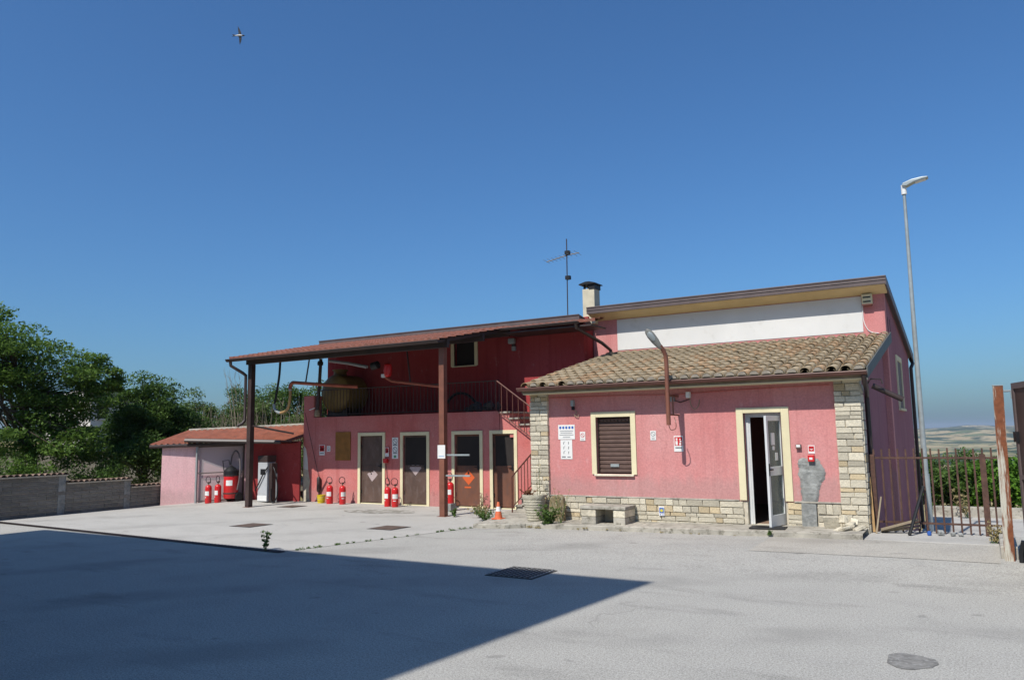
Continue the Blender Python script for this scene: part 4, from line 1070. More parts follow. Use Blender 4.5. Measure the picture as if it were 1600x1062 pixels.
# fuel dispenser
fd = thing('fuel_dispenser', 'grey fuel dispenser with black hoses behind the left canopy post', 'dispenser', (-18.66, 16.64, g(-18.66, 16.64)))
B(-0.2, 0.2, -0.17, 0.17, 0.02, 1.18).build('cabinet', m_pump, fd, bevel=0.012, local=True)
B(-0.205, 0.205, -0.18, 0.18, 1.182, 1.38).build('head', m_dkbrown, fd, bevel=0.01, local=True)
B(-0.08, 0.12, -0.182, -0.171, 0.82, 0.98).build('display', m_black, fd, local=True)
B(-0.2, 0.2, -0.176, -0.171, 0.04, 0.2).build('kick_plate', m_label, fd, local=True)
B(0.205, 0.32, -0.1, 0.12, 0.02, 1.15).build('nozzle_boot', m_dkbrown, fd, local=True, bevel=0.01)
MB().tube(smooth_path([(0.3, -0.05, 1.05), (0.42, -0.08, 0.95), (0.55, -0.1, 0.6), (0.6, -0.12, 0.25), (0.5, -0.14, 0.04), (0.36, -0.14, 0.05), (0.3, -0.1, 0.4)]), 0.018, 8).build('hose', m_black, fd, local=True, smooth=True)
MB().tube(smooth_path([(0.24, -0.18, 1.05), (0.1, -0.22, 0.85), (-0.1, -0.22, 0.55), (-0.25, -0.22, 0.35)]), 0.018, 8).build('hose', m_black, fd, local=True, smooth=True)
MB().tube([(0.42, 0.0, 0), (0.42, 0.0, 0.85)], 0.022, 8).build('stand_pipe', m_grey_metal, fd, local=True)

bk = thing('bucket', 'dented yellow paint bucket beside the left end of the wall', 'bucket', (-17.06, 17.3, 0.006))
MB().lathe([(0.105, 0), (0.125, 0.22), (0.132, 0.225), (0.132, 0.24), (0.118, 0.24), (0.1, 0.03)], 18).build('pail', m_yellow, bk, smooth=True, local=True)
MB().tube(smooth_path([(-0.13, 0, 0.22), (-0.11, -0.12, 0.15), (0.0, -0.16, 0.12), (0.11, -0.12, 0.15), (0.13, 0, 0.22)]), 0.004, 5).build('handle', m_galv, bk, local=True)
ew = thing('wall_extinguisher_hose', 'dark hose reel tube hung on the left end of the pink wall', 'hose', (-17.4, YR - 0.06, 0.3))
MB().tube(smooth_path([(-17.38, YR - 0.06, 0.62), (-17.4, YR - 0.06, 0.30), (-17.36, YR - 0.07, 0.0)]), [0.02] * 13, 8).build('hose', m_dkbrown, ew, smooth=True)
MB().lathe([(0.03, 0.3), (0.06, 0.34), (0.06, 0.72), (0.03, 0.76)], 12, (-17.4, YR - 0.07, 0.0)).build('sleeve', m_dkbrown, ew, smooth=True)
MB().tube([(-17.99, 17.5, 2.7), (-17.62, 17.54, 1.4), (-17.42, 17.55, 0.74)], 0.008, 5).build('cable', m_black, ew)

# ---------------------------------------------------------------- signs
def sign(name, label, x0, x1, z0, z1, y, marks=(), mat=None, th=0.006):
    t = thing(name, label, 'sign', ((x0 + x1) / 2, y, z0))
    B(x0, x1, y - th, y, z0, z1).build('panel', mat or m_label, t, bevel=0.002)
    w, h = x1 - x0, z1 - z0
    for nm, m, u0, u1, v0, v1 in marks:
        B(x0 + u0 * w, x0 + u1 * w, y - th - 0.0015, y - th + 0.0005, z0 + v0 * h, z0 + v1 * h).build(nm, m, t)
    return t
def ring(t, xc, zc, r, y, mat, slash=True):
    mb = MB(); n = 24
    for k in range(n):
        a = 2 * PI * k / n
        for rr in (r, r * 0.78): mb.v.append((xc + rr * math.cos(a), y, zc + rr * math.sin(a)))
    for k in range(n):
        k2 = (k + 1) % n; mb.f.append((2 * k, 2 * k2, 2 * k2 + 1, 2 * k + 1))
    if slash: mb.obox((xc, y, zc), r * 1.7, 0.001, r * 0.18, Matrix.Rotation(R_(45), 3, 'Y'))
    mb.build('prohibition_ring', mat, t)
s = sign('safety_sign', 'wide white sign with a row of blue discs above a poster', -7.91, -7.51, 1.80, 2.11, YF - 0.004,
         [('text_line', m_signink, 0.12, 0.9, 0.55, 0.59), ('text_line', m_signink, 0.14, 0.86, 0.42, 0.46), ('text_line', m_signink, 0.08, 0.92, 0.28, 0.32), ('text_line', m_signink, 0.28, 0.72, 0.13, 0.17)])
for k in range(5): MB().prism([(-7.855 + 0.073 * k + 0.026 * math.cos(2 * PI * i / 14), 2.05 + 0.030 * math.sin(2 * PI * i / 14)) for i in range(14)], YF - 0.0118, YF - 0.0098, 'y').build('blue_disc', m_signblue, s)
s = sign('instruction_poster', 'curled white poster with small figures below the blue disc sign', -7.86, -7.58, 1.38, 1.79, YF - 0.003)
for r_ in range(3):
    for c_ in range(2): 
        MB().prism([(-7.79 + c_ * 0.115 + px_, 1.49 + r_ * 0.1 + pz_) for px_, pz_ in ((0, 0), (0.012, 0), (0.02, 0.05), (0.045 * (1 - c_) + 0.01, 0.07), (0.015, 0.06), (0.0, 0.045))], YF - 0.0105, YF - 0.0088, 'y').build('figure_print', m_signink, s)
B(-7.83, -7.74, YF - 0.0105, YF - 0.0088, 1.415, 1.44).build('text_line', m_signink, s); B(-7.70, -7.62, YF - 0.0105, YF - 0.0088, 1.415, 1.435).build('text_line', m_signink, s)
s = sign('prohibition_notice', 'small white prohibition notice left of the shuttered window', -7.39, -7.265, 1.765, 1.955, YF - 0.004, [('text_line', m_signink, 0.2, 0.8, 0.12, 0.18)]); ring(s, -7.327, 1.88, 0.045, YF - 0.0115, m_signred)
s = sign('no_smoking_sign', 'small white no smoking sign right of the shuttered window', -5.81, -5.69, 1.76, 1.95, YF - 0.004, [('text_line', m_signink, 0.2, 0.8, 0.24, 0.29), ('text_line', m_signink, 0.25, 0.75, 0.12, 0.17)]); ring(s, -5.75, 1.885, 0.048, YF - 0.0115, m_signink)
s = sign('extinguisher_sign', 'white sign with red extinguisher symbol beside the wall lamp pole', -5.32, -5.13, 1.53, 1.84, YF - 0.004, [('red_field', m_signred, 0.08, 0.92, 0.38, 0.93), ('text_line', m_signink, 0.15, 0.85, 0.2, 0.29)])
for u0, u1, v0, v1 in ((0.18, 0.42, 0.42, 0.68), (0.22, 0.4, 0.72, 0.86), (0.58, 0.8, 0.42, 0.55), (0.64, 0.84, 0.6, 0.7), (0.6, 0.74, 0.74, 0.82)):
    B(-5.32 + u0 * 0.19, -5.32 + u1 * 0.19, YF - 0.0125, YF - 0.0113, 1.53 + v0 * 0.31, 1.53 + v1 * 0.31).build('white_symbol', m_label, s)
s = sign('meter_plate', 'small white and blue plate with a yellow disc on the stone plinth', -5.67, -5.555, 0.275, 0.46, YF - 0.055, [('blue_field', m_signblue, 0.1, 0.9, 0.28, 0.85), ('text_line', m_signblue, 0.15, 0.4, 0.08, 0.18), ('text_line', m_signblue, 0.6, 0.85, 0.08, 0.18)])
MB().prism([(-5.6125 + 0.03 * math.cos(2 * PI * i / 16), 0.378 + 0.03 * math.sin(2 * PI * i / 16)) for i in range(16)], YF - 0.0645, YF - 0.0625, 'y').build('yellow_disc', m_signyel, s)
s = sign('alarm_sign', 'small red and white call point sign above the red alarm box', -2.785, -2.67, 1.485, 1.635, YF - 0.004, [('red_field', m_signred, 0.1, 0.9, 0.28, 0.9), ('white_symbol', m_label, 0.2, 0.8, 0.66, 0.72)])
MB().prism([(-2.745, 1.56), (-2.71, 1.56), (-2.7275, 1.545)], YF - 0.0135, YF - 0.0105, 'y').build('white_symbol', m_label, s); B(-2.757, -2.698, YF - 0.0135, YF - 0.0105, 1.563, 1.571).build('white_symbol', m_label, s)
s = thing('alarm_call_point', 'red fire alarm box over the grey cement patch', 'alarm box', (-2.73, YF, 1.35))
B(-2.785, -2.675, YF - 0.10, YF - 0.003, 1.345, 1.465).build('case', m_fred, s, bevel=0.006); B(-2.757, -2.703, YF - 0.104, YF - 0.099, 1.38, 1.42).build('glass', m_label, s)
s = thing('switch_box', 'small brown and white switch box right of the glass door', 'switch', (-2.945, YF, 1.57))
B(-2.99, -2.90, YF - 0.06, YF, 1.575, 1.655).build('case', m_shutter, s, bevel=0.004); B(-2.98, -2.91, YF - 0.064, YF - 0.058, 1.605, 1.648).build('cover', m_label, s)
# rear wall signs
RM = [('red_field', m_signred, 0.08, 0.92, 0.38, 0.95), ('white_symbol', m_label, 0.2, 0.42, 0.45, 0.85), ('white_symbol', m_label, 0.58, 0.82, 0.45, 0.72), ('text_line', m_signink, 0.15, 0.85, 0.16, 0.24)]
sign('extinguisher_sign', 'red extinguisher sign near the left corner of the shaded wall', -17.45, -17.23, 1.40, 1.71, YR - 0.004, RM)
s = sign('small_notice', 'small pale notice beside the brown board on the shaded wall', -17.14, -17.0, 1.51, 1.68, YR - 0.004, [('text_line', m_signink, 0.2, 0.8, 0.2, 0.3)]); ring(s, -17.07, 1.61, 0.045, YR - 0.0115, m_signink)
sign('wooden_notice_board', 'plain brown notice board on the shaded pink wall', -16.78, -16.18, 1.25, 2.09, YR - 0.004, mat=m_board, th=0.02)
sign('hydrant_sign', 'small red call point sign right of the first steel door', -14.835, -14.70, 1.36, 1.62, YR - 0.032, RM[:3])
s = thing('alarm_bell', 'dark red alarm box under the sign right of the first steel door', 'alarm box', (-14.78, YR, 1.2))
B(-14.85, -14.71, YR - 0.12, YR - 0.031, 1.18, 1.31).build('case', m_fred, s, bevel=0.01); MB().tube([(-14.8, YR - 0.04, 1.18), (-14.76, YR - 0.04, 0.8), (-14.68, YR - 0.03, 0.62)], 0.008, 5).build('cable', m_black, s)
s = sign('prohibition_board', 'tall white board with two prohibition rings between first and second doors', -14.6, -14.38, 1.30, 1.90, YR - 0.004, [('text_line', m_signink, 0.15, 0.85, 0.62, 0.67), ('text_line', m_signink, 0.15, 0.85, 0.24, 0.28), ('green_mark', mk('sign green', (0.1, 0.3, 0.16), 0.5, 0.05), 0.3, 0.7, 0.04, 0.16)])
ring(s, -14.49, 1.79, 0.085, YR - 0.0115, m_signink); ring(s, -14.49, 1.55, 0.085, YR - 0.0115, m_signink)
sign('post_notice', 'white paper notice on the right canopy post', -11.38, -11.155, 1.38, 1.70, 15.42, [('text_line', mk('pale blue ink', (0.3, 0.45, 0.62), 0.6, 0.1), 0.15, 0.85, 0.14, 0.2)])
s = thing('barrier_bars', 'two short white bars fixed to the right side of the canopy post', 'barrier', (-11.19, 15.5, 0.97))
for z_, x1 in ((1.46, -10.5), (0.97, -10.49)): B(-11.19, x1, 15.48, 15.51, z_ - 0.02, z_ + 0.02).build('bar', m_galv, s, bevel=0.004)

# ---------------------------------------------------------------- lamps, boxes and cables on the walls
wl = thing('wall_lamp_pole', 'brown curved wall lamp pole with grey street lamp head above the gutter', 'lamp', (-5.2, 14.55, 2.05))
MB().tube(smooth_path([(-5.2, 14.5, 2.05), (-5.2, 14.5, 2.8), (-5.2, 14.5, 3.3), (-5.22, 14.46, 3.46), (-5.27, 14.38, 3.58)]), 0.042, 10).build('pole', m_post, wl, smooth=True)
Rh = Euler((R_(18), R_(-32), 0)).to_matrix()
hd = MB().lathe([(0.03, -0.02), (0.05, 0.03), (0.075, 0.16), (0.08, 0.3), (0.065, 0.4), (0.025, 0.45)], 14)
hd.v = [tuple(Rh @ Vector((p[0], p[1] * 0.55, p[2])) + Vector((-5.26, 14.38, 3.54))) for p in hd.v]
hd.build('lamp_head', mk('weathered grey lamp housing', (0.20, 0.20, 0.18), 0.5, 0.15, 6), wl, smooth=True)
ln = MB().lathe([(0.02, 0), (0.05, 0.04), (0.055, 0.16), (0.025, 0.2)], 12)
ln.v = [tuple(Rh @ Vector((p[0], p[1] * 0.4 - 0.04, p[2] + 0.18)) + Vector((-5.26, 14.38, 3.54))) for p in ln.v]
ln.build('lens', m_galv, wl, smooth=True)
mb = MB(); mb.tube([(-5.2, 14.5, 2.62), (-5.2, YF, 2.62)], 0.018, 6); mb.tube([(-5.2, 14.5, 2.25), (-5.2, YF, 2.25)], 0.018, 6); mb.tube([(-5.2, 14.78, 2.62), (-5.2, 14.78, 2.25)], 0.016, 6); mb.build('wall_bracket', m_post, wl)
MB().tube(smooth_path([(-5.2, 14.5, 2.06), (-5.17, 14.52, 1.96), (-5.08, 14.54, 1.98), (-5.07, 14.54, 2.1), (-5.12, 14.6, 2.2)]), 0.008, 5).build('cable', m_gutter, wl)
bx_ = thing('sensor_box', 'small grey junction box on the wall behind the lamp pole', 'box', (-5.3, YF, 2.52))
B(-5.37, -5.26, YF - 0.08, YF, 2.52, 2.62).build('case', m_grey_metal, bx_, bevel=0.006)
cm = thing('wall_lamp', 'small white bulkhead lamp with dangling cable right of the lamp pole', 'lamp', (-4.95, YF, 2.55))
B(-5.01, -4.93, YF - 0.1, YF, 2.58, 2.7).build('case', m_label, cm, bevel=0.01)
MB().tube(smooth_path([(-4.94, YF - 0.05, 2.58), (-4.92, YF - 0.06, 2.44), (-4.85, YF - 0.06, 2.36), (-4.78, YF - 0.04, 2.42), (-4.76, YF - 0.02, 2.54)]), 0.008, 5).build('cable', m_wood, cm)
MB().tube([(-4.95, YF - 0.02, 2.56), (-5.15, YF - 0.02, 2.5), (-5.28, YF - 0.02, 2.55)], 0.009, 5).build('cable', m_black, cm)
w2 = thing('wall_lamp', 'grey tube lamp with a loose cable above the blue disc sign', 'lamp', (-7.52, YF, 2.4))
B(-7.56, -7.49, YF - 0.09, YF, 2.5, 2.63).build('case', m_galv, w2, bevel=0.012); B(-7.55, -7.5, YF - 0.06, YF, 2.42, 2.5).build('mount', m_black, w2)
MB().tube(smooth_path([(-7.5, YF - 0.02, 2.43), (-7.44, YF - 0.03, 2.36), (-7.5, YF - 0.03, 2.31), (-7.42, YF - 0.03, 2.27), (-7.40, YF - 0.03, 2.33)]), 0.008, 5).build('cable', m_wood, w2)
MB().tube([(-8.1, YF - 0.012, 2.70), (-6.5, YF - 0.012, 2.69), (-5.3, YF - 0.012, 2.66), (-4.0, YF - 0.012, 2.70), (-2.35, YF - 0.012, 2.72)], 0.009, 5).build('wall_cable', m_pink, house)
fl = thing('flood_lamp', 'grey flood lamp high on the balcony wall under the eave', 'lamp', (-11.25, YU, 4.4))
B(-11.36, -11.16, YU - 0.2, YU - 0.08, 4.47, 4.62).build('head', m_galv, fl, bevel=0.02); B(-11.29, -11.22, YU - 0.1, YU, 4.4, 4.5).build('bracket', m_dkbrown, fl); B(-11.31, -11.2, YU - 0.07, YU, 4.28, 4.4).build('box', m_grey_metal, fl)
si = thing('alarm_siren', 'cream alarm siren box at the right end of the white panel', 'siren', (-2.09, YW, 4.75))
B(-2.2, -1.98, YW - 0.14, YW, 4.76, 4.99).build('case', m_cream, si, bevel=0.01); B(-2.17, -2.01, YW - 0.146, YW - 0.138, 4.90, 4.93).build('grille', m_black, si); B(-2.17, -2.01, YW - 0.146, YW - 0.138, 4.80, 4.83).build('grille', m_black, si); B(-2.19, -1.99, YW - 0.15, YW, 4.735, 4.758).build('base', m_gutter, si)
MB().tube(smooth_path([(-2.2, YW - 0.02, 4.74), (-2.2, YW - 0.02, 4.4), (-2.1, YW - 0.02, 4.15), (-1.9, YW - 0.02, 4.08)]), 0.010, 5).build('cable', m_label, si)

an = thing('tv_antenna', 'thin television antenna mast on the roof left of the chimney', 'antenna', (-10.34, 20.5, 4.8))
MB().tube([(-10.34, 20.5, 4.7), (-10.31, 20.5, 7.72)], 0.016, 6).build('mast', m_dkbrown, an)
MB().tube([(-10.95, 20.4, 7.08), (-10.31, 20.5, 7.22), (-9.95, 20.6, 7.27)], 0.014, 5).build('boom', m_wood, an)
for k in range(9):
    t = k / 8; c_ = Vector((-10.95, 20.4, 7.09)).lerp(Vector((-10.0, 20.58, 7.27)), t); L_ = 0.28 - 0.08 * t if k < 7 else 0.34
    MB().tube([c_ + Vector((0.12 * L_, -L_, 0)), c_ + Vector((-0.12 * L_, L_, 0))], 0.006, 4).build('element', m_galv, an)
for zz_ in (7.24, 6.48): B(-10.36, -10.22, 20.44, 20.56, zz_, zz_ + 0.11).build('amplifier_box', m_black, an)

# ---------------------------------------------------------------- things standing along the front of the house
bn = thing('stone_bench', 'rough concrete block bench with an open middle below the window', 'bench', (-6.65, 14.75, pv(-6.6)))
zb = pv(-6.6)
for (a, b) in ((-7.12, -6.80), (-6.42, -6.17)):
    for k in range(2): B(a, b, 14.5, 15.03, zb + k * 0.145, zb + 0.141 + k * 0.145).build('block', m_stone if k else m_kerb, bn, bevel=0.012)
B(-7.14, -6.15, 14.48, 15.04, zb + 0.292, zb + 0.36).build('slab', m_kerb, bn, bevel=0.012)
B(-6.80, -6.42, 14.95, 15.03, zb, zb + 0.29).build('back', m_mortar, bn)

pln = thing('planter', 'woven cement basket planter with dry plants by the left stone pillar', 'planter', (-8.32, 14.72, 0.09)); pln.scale = (0.86, 0.86, 1.3)
prof = [(0.16, 0)]
for k in range(9): prof += [(0.17 + 0.014 * k, 0.01 + k * 0.042), (0.186 + 0.014 * k, 0.03 + k * 0.042)]
prof += [(0.31, 0.4), (0.31, 0.43), (0.27, 0.43), (0.25, 0.36)]
MB().lathe(prof, 22).build('basket', m_wicker, pln, smooth=True, local=True)
MB().lathe([(0.26, 0.35), (0.255, 0.38), (0.02, 0.40)], 14).build('soil', m_soil, pln, local=True)
stb = tag(MB().prism([(-8.0, 0.09), (-7.66, 0.09), (-7.64, 0.4), (-7.67, 0.60), (-7.75, 0.66), (-7.97, 0.60), (-8.01, 0.35)], 14.76, 14.88, 'y').build('leaning_stone', mk('mossy brown stone', (0.22, 0.17, 0.095), 0.95, 0.3, 5, bmp=0.8, bscale=20, c2=(0.3, 0.28, 0.19)), bevel=0.02), 'brown leaning stone slab behind the green weeds by the planter', 'stone')
cn = thing('traffic_cone', 'small orange traffic cone with a white band on the stair platform', 'cone', (-9.25, 14.75, 0.095))
B(-0.12, 0.12, -0.12, 0.12, 0, 0.025).build('base', m_coneor, cn, bevel=0.015, local=True)
MB().lathe([(0.09, 0.025), (0.06, 0.17)], 18).build('lower_cone', m_coneor, cn, smooth=True, local=True)
MB().lathe([(0.0605, 0.17), (0.042, 0.27)], 18).build('white_band', m_label, cn, smooth=True, local=True)
MB().lathe([(0.0415, 0.27), (0.026, 0.36), (0.02, 0.37)], 18).build('tip', m_coneor, cn, smooth=True, local=True)
mat_ = tag(MB().obox((-3.46, 14.62, pv(-3.46) + 0.022), 0.62, 0.34, 0.025, rz(0.06)).build('door_mat', m_black, bevel=0.006), 'black rubber door mat in front of the open glass door', 'mat')

def rock(c, s, seed):
    r = random.Random(seed); bm = bmesh.new(); bmesh.ops.create_cube(bm, size=1)
    for v in bm.verts: v.co = Vector((v.co.x * s[0], v.co.y * s[1], v.co.z * s[2])) * r.uniform(0.75, 1.15)
    bmesh.ops.bevel(bm, geom=list(bm.edges), offset=0.012, segments=1, affect='EDGES')
    e = Euler((r.uniform(-0.4, 0.4), r.uniform(-0.4, 0.4), r.uniform(0, 3)))
    bmesh.ops.rotate(bm, verts=bm.verts, cent=(0, 0, 0), matrix=e.to_matrix()); bmesh.ops.translate(bm, verts=bm.verts, vec=c)
    me = bpy.data.meshes.new('loose_stone'); bm.to_mesh(me); bm.free(); return me
labs = ['largest loose stone leaning on the wall beside the cement patch', 'pale upright loose stone on top of the rubble by the pillar', 'flat loose stone at the right end of the rubble by the pillar', 'thin flat stone at the front of the rubble by the pillar', 'small loose stone in the middle of the rubble by the pillar', 'squarish loose stone at the back of the rubble by the pillar', 'small flat stone low in the rubble by the pillar']
rk = [((-2.42, 14.86, 0.29), (0.26, 0.12, 0.26)), ((-2.22, 14.8, 0.36), (0.16, 0.1, 0.14)), ((-1.98, 14.72, 0.23), (0.2, 0.16, 0.06)), ((-2.18, 14.62, 0.22), (0.22, 0.15, 0.06)), ((-2.12, 14.78, 0.29), (0.18, 0.14, 0.07)), ((-2.05, 14.88, 0.32), (0.15, 0.12, 0.12)), ((-2.3, 14.66, 0.2), (0.14, 0.12, 0.05))]
for i, ((c, s_), lab) in enumerate(zip(rk, labs)):
    me = rock((0, 0, 0), s_, 40 + i); me.materials.append(m_stone); o = bpy.data.objects.new('loose_stone', me); col.objects.link(o); o.location = c
    tag(o, lab, 'stone', 'loose stones by the right pillar')

# ---------------------------------------------------------------- gate, right hand side
gt = thing('bar_gate', 'rusty iron bar gate right of the stone pillar', 'gate', (-0.8, 15.4, 0.1))
GY = 15.4
for x, w_ in ((-1.77, 0.10), (-0.07, 0.09)): B(x - w_ / 2, x + w_ / 2, GY - 0.05, GY + 0.05, 0.1, 1.46).build('gate_post', m_gate, gt, bevel=0.004)
for z_ in (1.40, 0.29): B(-1.86, 0.28, GY - 0.02, GY + 0.02, z_ - 0.016, z_ + 0.016).build('rail', m_gate, gt)
for k in range(17):
    x = -1.86 + k * 0.128
    B(x - 0.014, x + 0.014, GY - 0.014, GY + 0.014, 0.13, 1.56 + rnd.uniform(-0.01, 0.01)).build('bar', m_gate, gt)
rc = thing('rusty_gate_column', 'leaning square column with peeling white paint and rust', 'column', (0.16, 12.9, 0))
Rt_ = Matrix.Rotation(R_(1.0), 3, 'Y')
MB().obox((0.18, 12.9, 1.24), 0.125, 0.125, 2.48, Rt_).build('column', m_rustcol, rc, bevel=0.004)
MB().obox((0.2, 12.9, 2.485), 0.135, 0.135, 0.012, Rt_).build('cap', m_galv, rc)
MB().tube([(0.27, 12.86, 2.40), (0.52, 12.7, 2.40)], 0.014, 6).build('hinge_arm', m_grey_metal, rc); MB().tube([(0.37, 12.8, 2.41), (0.37, 12.8, 2.29)], 0.03, 8).build('hinge_pin', m_galv, rc)
MB().tube(smooth_path([(0.30, 12.78, 0.0), (0.30, 12.78, 0.2), (0.34, 12.76, 0.38)]), 0.035, 8).build('conduit', m_black, rc, smooth=True)
dg = thing('dark_gate_leaf', 'dark brown sheet metal gate leaf at the right edge', 'gate', (0.42, 12.5, 0))
p0, p1 = Vector((0.40, 12.72, 0)), Vector((1.15, 10.2, 0)); d = (p1 - p0).normalized(); Rg = Matrix((( d.x, -d.y, 0), (d.y, d.x, 0), (0, 0, 1)))
L_ = (p1 - p0).length
def gbox(m, a, b, z0, z1, t0=-0.02, t1=0.02): m.obox(p0 + Rg @ Vector(((a + b) / 2, (t0 + t1) / 2, 0)) + Vector((0, 0, (z0 + z1) / 2)), b - a, t1 - t0, z1 - z0, Rg)
m_ = MB(); gbox(m_, 0, L_, 0.06, 2.42); m_.build('sheet', m_dkbrown, dg)
m_ = MB(); gbox(m_, -0.03, L_, 2.42, 2.5, -0.04, 0.04); gbox(m_, -0.03, 0.03, 0.05, 2.42, -0.04, 0.04); gbox(m_, 0, L_, 1.2, 1.26, -0.035, 0.035); m_.build('frame', m_fascia, dg)
m_ = MB(); gbox(m_, -0.05, 0.05, 1.7, 1.84, -0.06, 0.05); m_.build('hinge', m_black, dg)
tag(B(0.06, 0.27, 12.99, 15.3, -0.02, 0.27).build('low_wall', m_kerb, bevel=0.02), 'low concrete wall beside the rusty column', 'wall')
pp = tag(MB().tube([(-1.22, 14.95, 0.13), (-0.98, 15.32, 0.92)], 0.028, 8).build('black_pipe', m_black, smooth=True), 'black plastic pipe leaning on the bar gate', 'pipe')
tag(MB().obox((-1.69, 15.12, 0.42), 0.025, 0.02, 0.66, Euler((R_(-14), R_(9), 0)).to_matrix()).build('wooden_stake', m_wood), 'thin grey wooden stake propped against the gate post', 'stake')
tag(MB().obox((-1.80, 15.24, 0.6), 0.04, 0.025, 0.95, Euler((R_(-6), R_(-2), 0)).to_matrix()).build('wooden_lath', m_hose), 'yellowish lath standing in front of the gate post', 'lath')
for i, lab in enumerate(('topmost grey plank of the stack behind the gate foot', 'middle grey plank of the stack behind the gate foot', 'lowest grey plank of the stack behind the gate foot')):
    tag(MB().obox((-1.38, 15.2 + 0.05 * i, 0.27 - 0.045 * i), 0.62, 0.10, 0.03, Euler((0, R_(-17 + 4 * i), R_(8 - 5 * i))).to_matrix()).build('plank', m_wood), lab, 'plank', 'planks by the gate')
tag(MB().lathe([(0.03, 0), (0.035, 0.03), (0.03, 0.06), (0.01, 0.07)], 10, (-0.93, 15.1, 0.125)).build('blue_cap', m_signblue, smooth=True), 'small blue plastic cap on the ground by the gate', 'cap')
for i, (x, s_, lab) in enumerate(((-0.76, 0.1, 'large grey stone on the gate threshold beside the blue cap'), (-0.58, 0.075, 'middle small grey stone on the gate threshold'), (-0.47, 0.07, 'rightmost small grey stone on the gate threshold'))):
    me = rock((0, 0, 0), (s_, s_ * 0.8, s_ * 0.8), 60 + i); me.materials.append(m_cement); o = bpy.data.objects.new('pebble', me); col.objects.link(o); o.location = (x, 15.15, 0.125 + s_ * 0.4); tag(o, lab, 'stone', 'stones on the gate threshold')

# street lamp on the lower road
sl_ = thing('street_lamp', 'tall galvanised street lamp behind the gate', 'street lamp', (-1.30, 21.5, -1.0))
MB().tube([(-1.30, 21.5, -1.0), (-1.30, 21.5, 0.82)], 0.082, 12).build('sleeve', m_galv, sl_, smooth=True)
MB().tube([(-1.30, 21.5, 0.82), (-1.30, 21.5, 4.2), (-1.285, 21.5, 7.78)], [0.066, 0.054, 0.038], 12).build('pole', m_galv, sl_, smooth=True)
MB().tube([(-1.285, 21.5, 7.76), (-1.285, 21.5, 8.0)], 0.065, 10).build('spigot', m_label, sl_, smooth=True)
MB().prism([(-1.32, 7.96), (-1.22, 7.945), (-1.05, 8.02), (-0.74, 8.08), (-0.72, 8.105), (-0.85, 8.12), (-1.1, 8.095), (-1.3, 8.03)], 21.38, 21.62, 'y').build('lamp_head', m_galv, sl_, bevel=0.02)
MB().prism([(-1.02, 8.023), (-0.78, 8.07), (-0.78, 8.06), (-1.02, 8.012)], 21.4, 21.6, 'y').build('lens', m_label, sl_)

# ---------------------------------------------------------------- covers and drain in the ground
def cover(name, label, x, y, a, grid, z):
    t = thing(name, label, 'manhole cover', (x, y, z), None)
    B(-a / 2, a / 2, -a / 2, a / 2, -0.02, 0.006).build('frame', m_mesh_iron, t, local=True)
    if grid:
        for k in range(9):
            q = -a / 2 + (k + 0.5) * a / 9
            B(q - 0.014, q + 0.014, -a / 2 + 0.03, a / 2 - 0.03, 0.0065, 0.016).build('grid_bar', m_grey_metal, t, local=True)
        for k in range(9):
            q = -a / 2 + (k + 0.5) * a / 9
            B(-a / 2 + 0.03, a / 2 - 0.03, q - 0.010, q + 0.010, 0.0165, 0.02).build('grid_bar', m_mesh_iron, t, local=True)
    else:
        B(-a / 2 + 0.05, a / 2 - 0.05, -a / 2 + 0.05, a / 2 - 0.05, 0.0065, 0.012).build('lid', mk('rusty lid', (0.13, 0.09, 0.07), 0.8, 0.3, 8, bmp=0.5), t, local=True)
    return t
cover('manhole_cover', 'square iron manhole cover on the apron below the left canopy post', -14.2, 12.25, 0.66, False, 0.006)
cover('manhole_cover', 'square iron manhole cover on the apron before the right canopy post', -10.95, 13.1, 0.66, False, 0.006)
cover('drain_grate', 'square iron grid drain in the asphalt at the edge of the big shadow', -5.67, 9.62, 0.74, True, 0.004)
cover('manhole_cover', 'flat grey cover near the fuel dispenser foot', -17.0, 16.1, 0.6, False, 0.006)
dr = thing('slot_drain', 'long narrow drain channel between asphalt and concrete apron', 'drain', (-15.5, 9.85, 0))
q0, q1 = Vector((-21.3, 10.22, 0.004)), Vector((-10.35, 9.60, 0.004)); dd = (q1 - q0).normalized(); ndr = Vector((-dd.y, dd.x, 0)) * 0.085
mb = MB(); mb.face([q0 - ndr, q1 - ndr, q1 + ndr, q0 + ndr]); mb.v = [(a, b, c + 0.006) for a, b, c in mb.v]; mb.build('channel', m_mesh_iron, dr)
mb = MB()
for k in range(110):
    p = q0.lerp(q1, (k + 0.5) / 110); mb.obox(p + Vector((0, 0, 0.010)), 0.045, 0.15, 0.006, rz(math.atan2(dd.y, dd.x)))
tag(mb.build('grating_bars', m_dkbrown, dr), kind='stuff')

